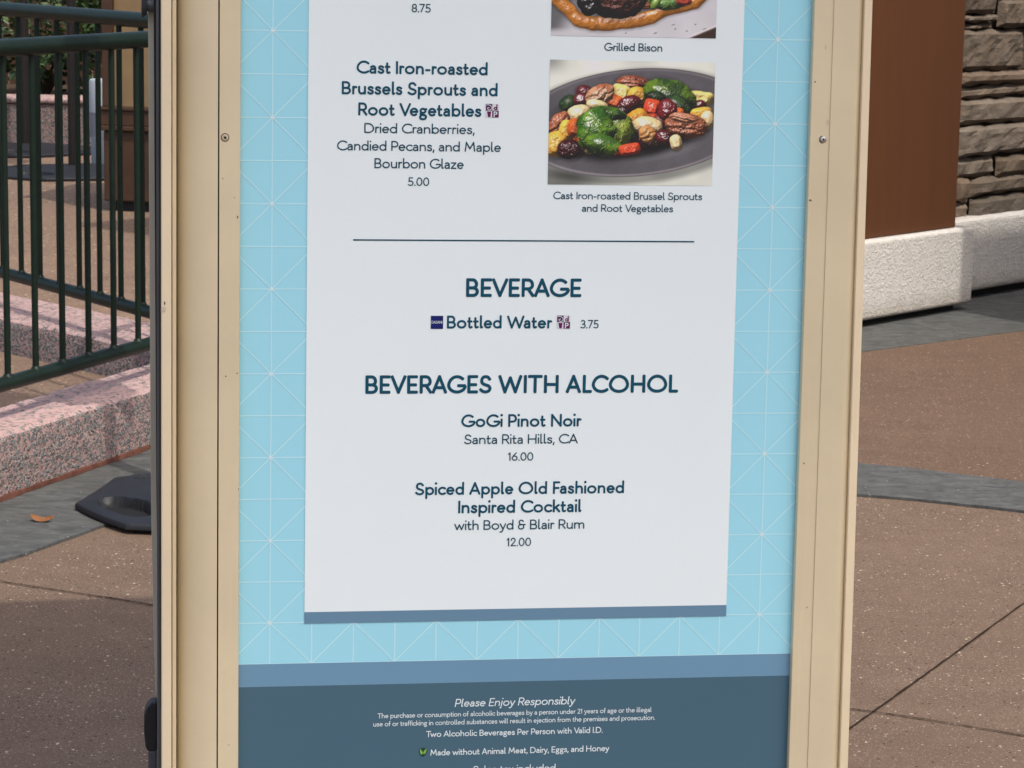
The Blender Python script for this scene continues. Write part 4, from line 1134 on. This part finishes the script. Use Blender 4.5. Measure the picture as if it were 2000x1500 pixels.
def sprouts_picture():
    img = np.zeros((PH, PW, 3)); cl = fbm(PH, PW, 120, 3, 1)
    img[:] = np.array([0.46, 0.47, 0.41])*(0.75+0.6*cl)[..., None]
    img *= (1-0.55*sm_(260, 115, CX)*sm_(520, 403, CY))[..., None]
    img *= (1-0.72*sm_(600, 250, CX)*sm_(1080, 1180, CY))[..., None]
    e = ell(690, 812, 790, 358, -5.5)
    img *= (1-0.6*sm_(1.14, 1.0, ell(690, 838, 790, 358, -5.5)))[..., None]
    pm = sm_(1.006, 0.994, e); spk = rng.random((PH, PW))
    pc_ = np.array([0.078, 0.074, 0.080])*(0.75+0.5*fbm(PH, PW, 70, 3, 4))[..., None]*(0.82+0.36*spk)[..., None]
    rim = np.exp(-((e-0.965)/0.018)**2); pc_ = pc_+rim[..., None]*np.array([0.10, 0.085, 0.085])*(0.5+0.6*sm_(900, 1150, CY))[..., None]
    e2 = ell(690, 830, 640, 262, -5.5); pc_ *= (1-0.35*np.exp(-((e2-0.98)/0.05)**2)*sm_(900, 700, CY))[..., None]
    pc_ += (sm_(1.0, 0.8, e2)*sm_(900, 1080, CY)*0.06)[..., None]
    img = img*(1-pm[..., None])+pc_*pm[..., None]
    img *= (1-0.88*sm_(1.10, 0.85, ell(640, 830, 545, 240, -8)))[..., None]
    YEL=(0.62,0.33,0.05); ORG=(0.60,0.12,0.02); RED=(0.52,0.06,0.02); CRM=(0.66,0.48,0.25); PAL=(0.68,0.50,0.16); CRN=(0.085,0.006,0.012); PEC=(0.30,0.10,0.045); GRN=(0.085,0.15,0.011); DGR=(0.022,0.055,0.012)
    I = img; fr = np.random.default_rng(21); pal_ = (ORG, YEL, CRM, PAL, RED, CRN, (0.40,0.17,0.03), DGR)
    for k in range(70):
        th = fr.uniform(0, 6.283); q_ = fr.uniform(0.25, 1.0)**0.5; x_, y_ = 650+520*q_*math.cos(th), 800+205*q_*math.sin(th)-0.09*(520*q_*math.cos(th))
        blob(I, x_, y_, fr.uniform(24, 46), fr.uniform(18, 34), fr.uniform(-60, 60), pal_[k % 8], ('smooth', 'wrinkle', 'pecan')[k % 3], 200+k, 0.5, square=fr.uniform(2.2, 3.4))
    blob(I, 250, 690, 60, 50, -20, DGR, 'leafy', 1, 0.3, dark=(0.01,0.03,0.01))
    blob(I, 345, 610, 52, 40, 10, CRN, 'wrinkle', 2, 0.6); blob(I, 325, 665, 50, 42, 0, (0.10,0.012,0.015), 'wrinkle', 3, 0.8)
    blob(I, 1120, 645, 80, 42, 5, PAL, seed=5, square=3.5); blob(I, 1110, 690, 42, 32, -10, CRN, 'wrinkle', 6, 0.6)
    blob(I, 665, 548, 102, 44, 4, PEC, 'pecan', 8, 0.5, dark=(0.16,0.04,0.02))
    blob(I, 590, 618, 60, 56, 10, PAL, seed=9, square=3); blob(I, 700, 632, 66, 52, 10, YEL, seed=10, square=2.6)
    blob(I, 545, 672, 58, 42, 20, ORG, seed=11, square=3); blob(I, 450, 632, 92, 62, -28, PEC, 'pecan', 12, 0.6, dark=(0.40,0.22,0.12))
    blob(I, 430, 700, 66, 36, 10, CRM, seed=13)
    blob(I, 910, 640, 165, 112, 22, GRN, 'leafy', 15, 0.45, dark=DGR)
    blob(I, 965, 700, 95, 62, 30, DGR, 'leafy', 16, 0.4, dark=(0.008,0.022,0.008)); blob(I, 820, 640, 60, 36, 10, DGR, 'leafy', 17, 0.2, dark=(0.006,0.018,0.006))
    blob(I, 310, 760, 76, 58, -20, CRM, seed=18); blob(I, 180, 815, 78, 50, -42, PEC, 'pecan', 19, 0.5, dark=(0.12,0.03,0.02))
    blob(I, 235, 868, 52, 58, 20, YEL, seed=20, square=3); blob(I, 290, 850, 48, 58, 10, ORG, seed=21, square=3)
    blob(I, 648, 752, 58, 46, -20, ORG, seed=22, square=3); blob(I, 1125, 748, 66, 40, -10, YEL, seed=23, square=3)
    blob(I, 640, 690, 78, 50, -28, CRN, 'wrinkle', 24, 0.55); blob(I, 600, 735, 42, 30, 0, (0.03,0.004,0.01), 'wrinkle', 25, 0.5)
    blob(I, 795, 712, 50, 52, 12, RED, seed=26, square=4); blob(I, 800, 780, 46, 28, 5, RED, seed=27, square=3)
    blob(I, 965, 752, 40, 40, 5, ORG, seed=28, square=3); blob(I, 860, 800, 50, 40, 10, (0.22,0.03,0.015), seed=29)
    blob(I, 895, 728, 62, 68, 0, (0.14,0.008,0.012), 'wrinkle', 30, 0.8)
    blob(I, 700, 792, 76, 62, -30, (0.62,0.26,0.03), seed=31, square=3.2)
    blob(I, 770, 832, 92, 58, 8, CRM, seed=32); blob(I, 1165, 790, 44, 62, 5, CRM, seed=33)
    blob(I, 165, 962, 68, 76, 0, YEL, seed=34, square=2.6); blob(I, 325, 965, 36, 66, 5, (0.40,0.06,0.02), seed=35)
    blob(I, 800, 945, 96, 46, -8, (0.03,0.004,0.008), 'wrinkle', 36, 0.4); blob(I, 770, 888, 52, 56, -30, (0.50,0.24,0.08), 'pecan', 37, 0.4)
    blob(I, 890, 908, 58, 50, 10, CRN, 'wrinkle', 38, 0.7)
    blob(I, 1025, 832, 128, 78, 4, PEC, 'pecan', 39, 0.6, dark=(0.13,0.04,0.02)); blob(I, 1000, 775, 80, 30, 8, (0.40,0.17,0.09), 'pecan', 40, 0.6)
    blob(I, 255, 995, 74, 62, 0, (0.035,0.003,0.006), 'wrinkle', 41, 0.45)
    blob(I, 485, 865, 172, 150, 0, (0.08,0.16,0.012), 'leafy', 42, 0.7, dark=(0.015,0.055,0.006))
    body = sm_(1.02, 0.97, ell(485, 865, 186, 162, 0))
    for (x_, y_, a1, b1, ro_, c_, d_, sd) in ((575, 850, 92, 130, 12, (0.24,0.30,0.045), (0.09,0.18,0.018), 47), (500, 752, 120, 46, 4, (0.05,0.11,0.012), (0.012,0.035,0.006), 43),
                                              (415, 868, 128, 138, -14, (0.10,0.20,0.016), (0.028,0.095,0.008), 44), (480, 960, 120, 60, 14, (0.13,0.23,0.02), (0.04,0.11,0.01), 48)):
        keep_ = I.copy(); blob(I, x_, y_, a1, b1, ro_, c_, 'leafy', sd, 0.75, dark=d_)
        I[:] = keep_*(1-body[..., None])+I*body[..., None]
    blob(I, 655, 990, 66, 36, -10, RED, seed=45, square=3.5); blob(I, 962, 942, 36, 46, -10, CRM, seed=46, square=3)
    return np.clip(img, 0.004, 0.85)
def bison_picture():
    global CY
    keep = CY; CY = YY/PH*828-585          # crop rows: bottom of this picture is y=243
    img = np.zeros((PH, PW, 3)); img[:] = np.array([0.47, 0.46, 0.47])*(0.85+0.3*fbm(PH, PW, 90, 3, 2))[..., None]
    img *= (1-0.78*sm_(340, 150, CX+0.55*(CY-120))*sm_(215, 165, CY+0.05*CX-20))[..., None]
    tri = sm_(-8, 8, (CY-250)+(CX-1010)*0.44); img = img*(1-tri[..., None])+np.array([0.035, 0.018, 0.012])*tri[..., None]
    edge_ = np.exp(-(((CY-246)+(CX-1010)*0.44)/9)**2); img += (edge_*0.12)[..., None]*np.array([1, .7, .6])
    for k in range(9):
        x_, y_ = rng.uniform(560, 1180), rng.uniform(110, 235); d_ = ell(x_, y_, rng.uniform(5, 17), rng.uniform(3, 6), -20); img *= (1-0.6*sm_(1.1, 0.8, d_))[..., None]
    # sauce: ridge along a line
    pts = np.array([(60,-140),(150,-10),(235,70),(290,135),(380,158),(520,150),(660,132),(780,100),(850,62),(950,35),(1060,0),(1130,-70)], float)
    D = np.full((PH, PW), 1e9); 
    for p, q in zip(pts[:-1], pts[1:]):
        pq = q-p; tt = np.clip(((CX-p[0])*pq[0]+(CY-p[1])*pq[1])/(pq@pq), 0, 1); D = np.minimum(D, np.hypot(CX-p[0]-tt*pq[0], CY-p[1]-tt*pq[1]))
    wob = fbm(PH, PW, 50, 3, 8); R_ = 48*(0.75+0.5*wob); h_ = np.sqrt(np.clip(1-(D/R_)**2, 0, 1))
    img *= (1-0.5*sm_(1.5, 0.9, D/R_))[..., None]
    gy, gx = np.gradient((h_+0.5*fbm(PH, PW, 22, 4, 9))*14); nrm = np.dstack([-gx, -gy, np.ones_like(gx)]); nrm /= np.linalg.norm(nrm, axis=2, keepdims=True)
    c = np.array([0.52, 0.19, 0.022])*(0.75+0.5*fbm(PH, PW, 30, 3, 10))[..., None]*(0.25+0.95*np.clip(nrm@LD, 0, 1))[..., None]+(np.clip(nrm@HV, 0, 1)**30*0.5)[..., None]
    mk = sm_(1.02, 0.96, D/R_)[..., None]; img = img*(1-mk)+c*mk
    I = img
    for k, (x_, y_) in enumerate(((200, -150), (420, -200), (640, -180), (860, -160))): blob(I, x_, y_, 150, 110, 0, (0.12, 0.20, 0.03), 'leafy', 60+k, 0.4, dark=DGRN)
    blob(I, 760, -20, 120, 60, -10, (0.14, 0.25, 0.03), 'leafy', 70, 0.4, dark=DGRN); blob(I, 900, 10, 110, 42, -8, (0.10, 0.20, 0.04), 'leafy', 71, 0.4, dark=(0.02,0.05,0.02))
    blob(I, 735, 28, 40, 24, 10, (0.42, 0.14, 0.05), 'pecan', 74, 0.4); blob(I, 800, 14, 26, 40, 30, (0.20, 0.32, 0.05), 'smooth', 75, 0.4); blob(I, 990, -10, 46, 30, 0, (0.4,0.05,0.02), seed=76, square=3)
    blob(I, 560, 25, 160, 92, -6, (0.014, 0.007, 0.006), 'wrinkle', 72, 0.12)
    blob(I, 555, -10, 145, 100, -4, (0.11, 0.035, 0.025), 'pecan', 73, 0.25, dark=(0.04, 0.012, 0.010))
    blob(I, 365, 10, 72, 92, 8, (0.010, 0.008, 0.009), 'pecan', 77, 0.75)
    CY = keep
    return np.clip(img, 0.004, 0.85)
DGRN = (0.022, 0.055, 0.012)
def picture(name, img, tl, tr, bl_, br, parent):
    a, b, c, d = S(*tl), S(*tr), S(*bl_), S(*br)
    x0 = (a[0]+c[0])/2; x1 = (b[0]+d[0])/2; z1 = (a[1]+b[1])/2; z0 = (c[1]+d[1])/2
    h, w, _ = img.shape
    xs_ = np.linspace(x0, x1, w); zs = np.linspace(z1, z0, h)
    co = np.zeros((h, w, 3)); co[..., 0] = xs_[None]; co[..., 1] = -EPS*6; co[..., 2] = zs[:, None]
    idx = np.arange(h*w).reshape(h, w)
    q = np.stack([idx[1:, :-1], idx[1:, 1:], idx[:-1, 1:], idx[:-1, :-1]], -1).reshape(-1, 4)
    me = bpy.data.meshes.new(name); me.vertices.add(h*w); me.vertices.foreach_set('co', co.reshape(-1))
    me.loops.add(q.size); me.loops.foreach_set('vertex_index', q.reshape(-1).astype(np.int32))
    me.polygons.add(len(q)); me.polygons.foreach_set('loop_start', (np.arange(len(q))*4).astype(np.int32))
    try: me.polygons.foreach_set('loop_total', np.full(len(q), 4, np.int32))
    except Exception: pass
    me.update(calc_edges=True); me.validate()
    at = me.color_attributes.new('print', 'FLOAT_COLOR', 'POINT')
    cols = np.ones((h*w, 4), np.float32); cols[:, :3] = img.reshape(-1, 3); at.data.foreach_set('color', cols.reshape(-1))
    mt, t, bs = new_mat(name+'_print'); an = t.nodes.new('ShaderNodeAttribute'); an.attribute_name = 'print'
    t.links.new(an.outputs['Color'], bs.inputs['Base Color']); bs.inputs['Roughness'].default_value = 0.4; bs.inputs['Specular IOR Level'].default_value = 0.35
    me.materials.append(mt); o = bpy.data.objects.new(name, me); COL.objects.link(o); o.parent = parent
    return o
pb = picture('dish_photo', np.clip(1.75*sprouts_picture()**1.06, 0, 0.88), (1074.4, 117.4), (1396.4, 120.4), (1068.9, 360.2), (1390.2, 362.6), poster)
pb['label'] = 'printed photo of Brussels sprouts, pecans and root vegetables on a dark plate'
pb = picture('dish_photo', np.clip(1.45*bison_picture()**1.03, 0, 0.88), (1081.0, -172), (1404.0, -170.5), (1075.0, 70.8), (1398.0, 73.9), poster)
pb['label'] = 'printed photo of grilled bison in orange sauce, cut off by the frame edge'

# --- screws in the bezel
def screw(px, py, mat, label, cross):
    u, v = S(px, py, -0.0095); bm = bmesh.new(); r = 0.0034
    tubep = [(r, -0.0095), (r, -0.0104), (r*0.8, -0.0110), (r*0.45, -0.0112)]
    rings = [[bm.verts.new((u+rr*math.cos(2*math.pi*i/24), y, v+rr*math.sin(2*math.pi*i/24))) for i in range(24)] for rr, y in tubep]
    for A_, B_ in zip(rings, rings[1:]):
        for i in range(24): bm.faces.new((A_[i], A_[(i+1) % 24], B_[(i+1) % 24], B_[i]))
    bm.faces.new(rings[-1]); bmesh.ops.recalc_face_normals(bm, faces=bm.faces[:])
    o = link('screw', bm, mat, sign, smooth=True); o['label'] = label
    bm = bmesh.new()
    for k in range(cross):
        an = math.pi*k/cross+0.3; dx, dz = math.cos(an)*r*0.42, math.sin(an)*r*0.42; nx, nz_ = -math.sin(an)*r*0.11, math.cos(an)*r*0.11
        f = bm.faces.new([bm.verts.new((u+sx_*dx+sn*nx, -0.01135-0.00008*k, v+sx_*dz+sn*nz_)) for sx_, sn in ((-1, -1), (1, -1), (1, 1), (-1, 1))])
    bm.normal_update()
    for f in bm.faces:
        if f.normal.y > 0: f.normal_flip()
    link('recess', bm, M['blackrough'], o)
    bm = bmesh.new()
    ra = [bm.verts.new((u+r*1.22*math.cos(2*math.pi*i/24), -0.00962, v+r*1.22*math.sin(2*math.pi*i/24))) for i in range(24)]
    f = bm.faces.new(ra); bm.normal_update()
    if f.normal.y > 0: f.normal_flip()
    link('countersink', bm, M['joint'], o)
screw(439.5, 268.5, M['screwpaint'], 'beige painted star head screw in the left bezel', 3)
screw(1607.5-0.0, 272.5, M['steel'], 'bare zinc cross head screw in the right bezel', 2)
# --- chips and scuffs in the frame's paint
def chip(px, py, r, dep, mat, seed, el=1.0):
    u, v = S(px, py, dep); q = random.Random(seed); bm = bmesh.new(); n = 9; k = r/1930
    f = bm.faces.new([bm.verts.new((u+k*q.uniform(0.6, 1.15)*math.cos(2*math.pi*i/n), dep-0.00012, v+el*k*q.uniform(0.6, 1.15)*math.sin(2*math.pi*i/n))) for i in range(n)])
    bm.normal_update()
    if f.normal.y > 0: f.normal_flip()
    return link('paint_chip', bm, mat, sign)
chip(319.5, 604, 5.5, -0.0126, M['canvas'], 1, 0.9); chip(321.5, 592, 1.1, -0.0126, M['pole'], 2, 3.5)
for i, (x, y, r, e) in enumerate(((441, 735, 2.0, 1), (463, 729, 2.2, 0.7), (464, 424, 1.8, 2.0), (458, 386, 1.5, 1), (435, 349, 1.6, 1), (447, 1455, 1.7, 0.7), (466, 955, 1.3, 1.6))):
    chip(x, y, r*0.85, -0.0096, M['scuff'], 10+i, e)
for i, (x, y, r, e) in enumerate(((1583, 391, 2.6, 0.8), (1613, 92, 2.2, 2.6), (1617, 240, 2.4, 3.0), (1592, 160, 1.8, 1.0), (1570, 905, 1.6, 1.4))):
    chip(x, y, r, -0.0098, M['canvas'] if 0 < i < 3 else M['scuff'], 30+i, e)
print('objects', len(bpy.data.objects))
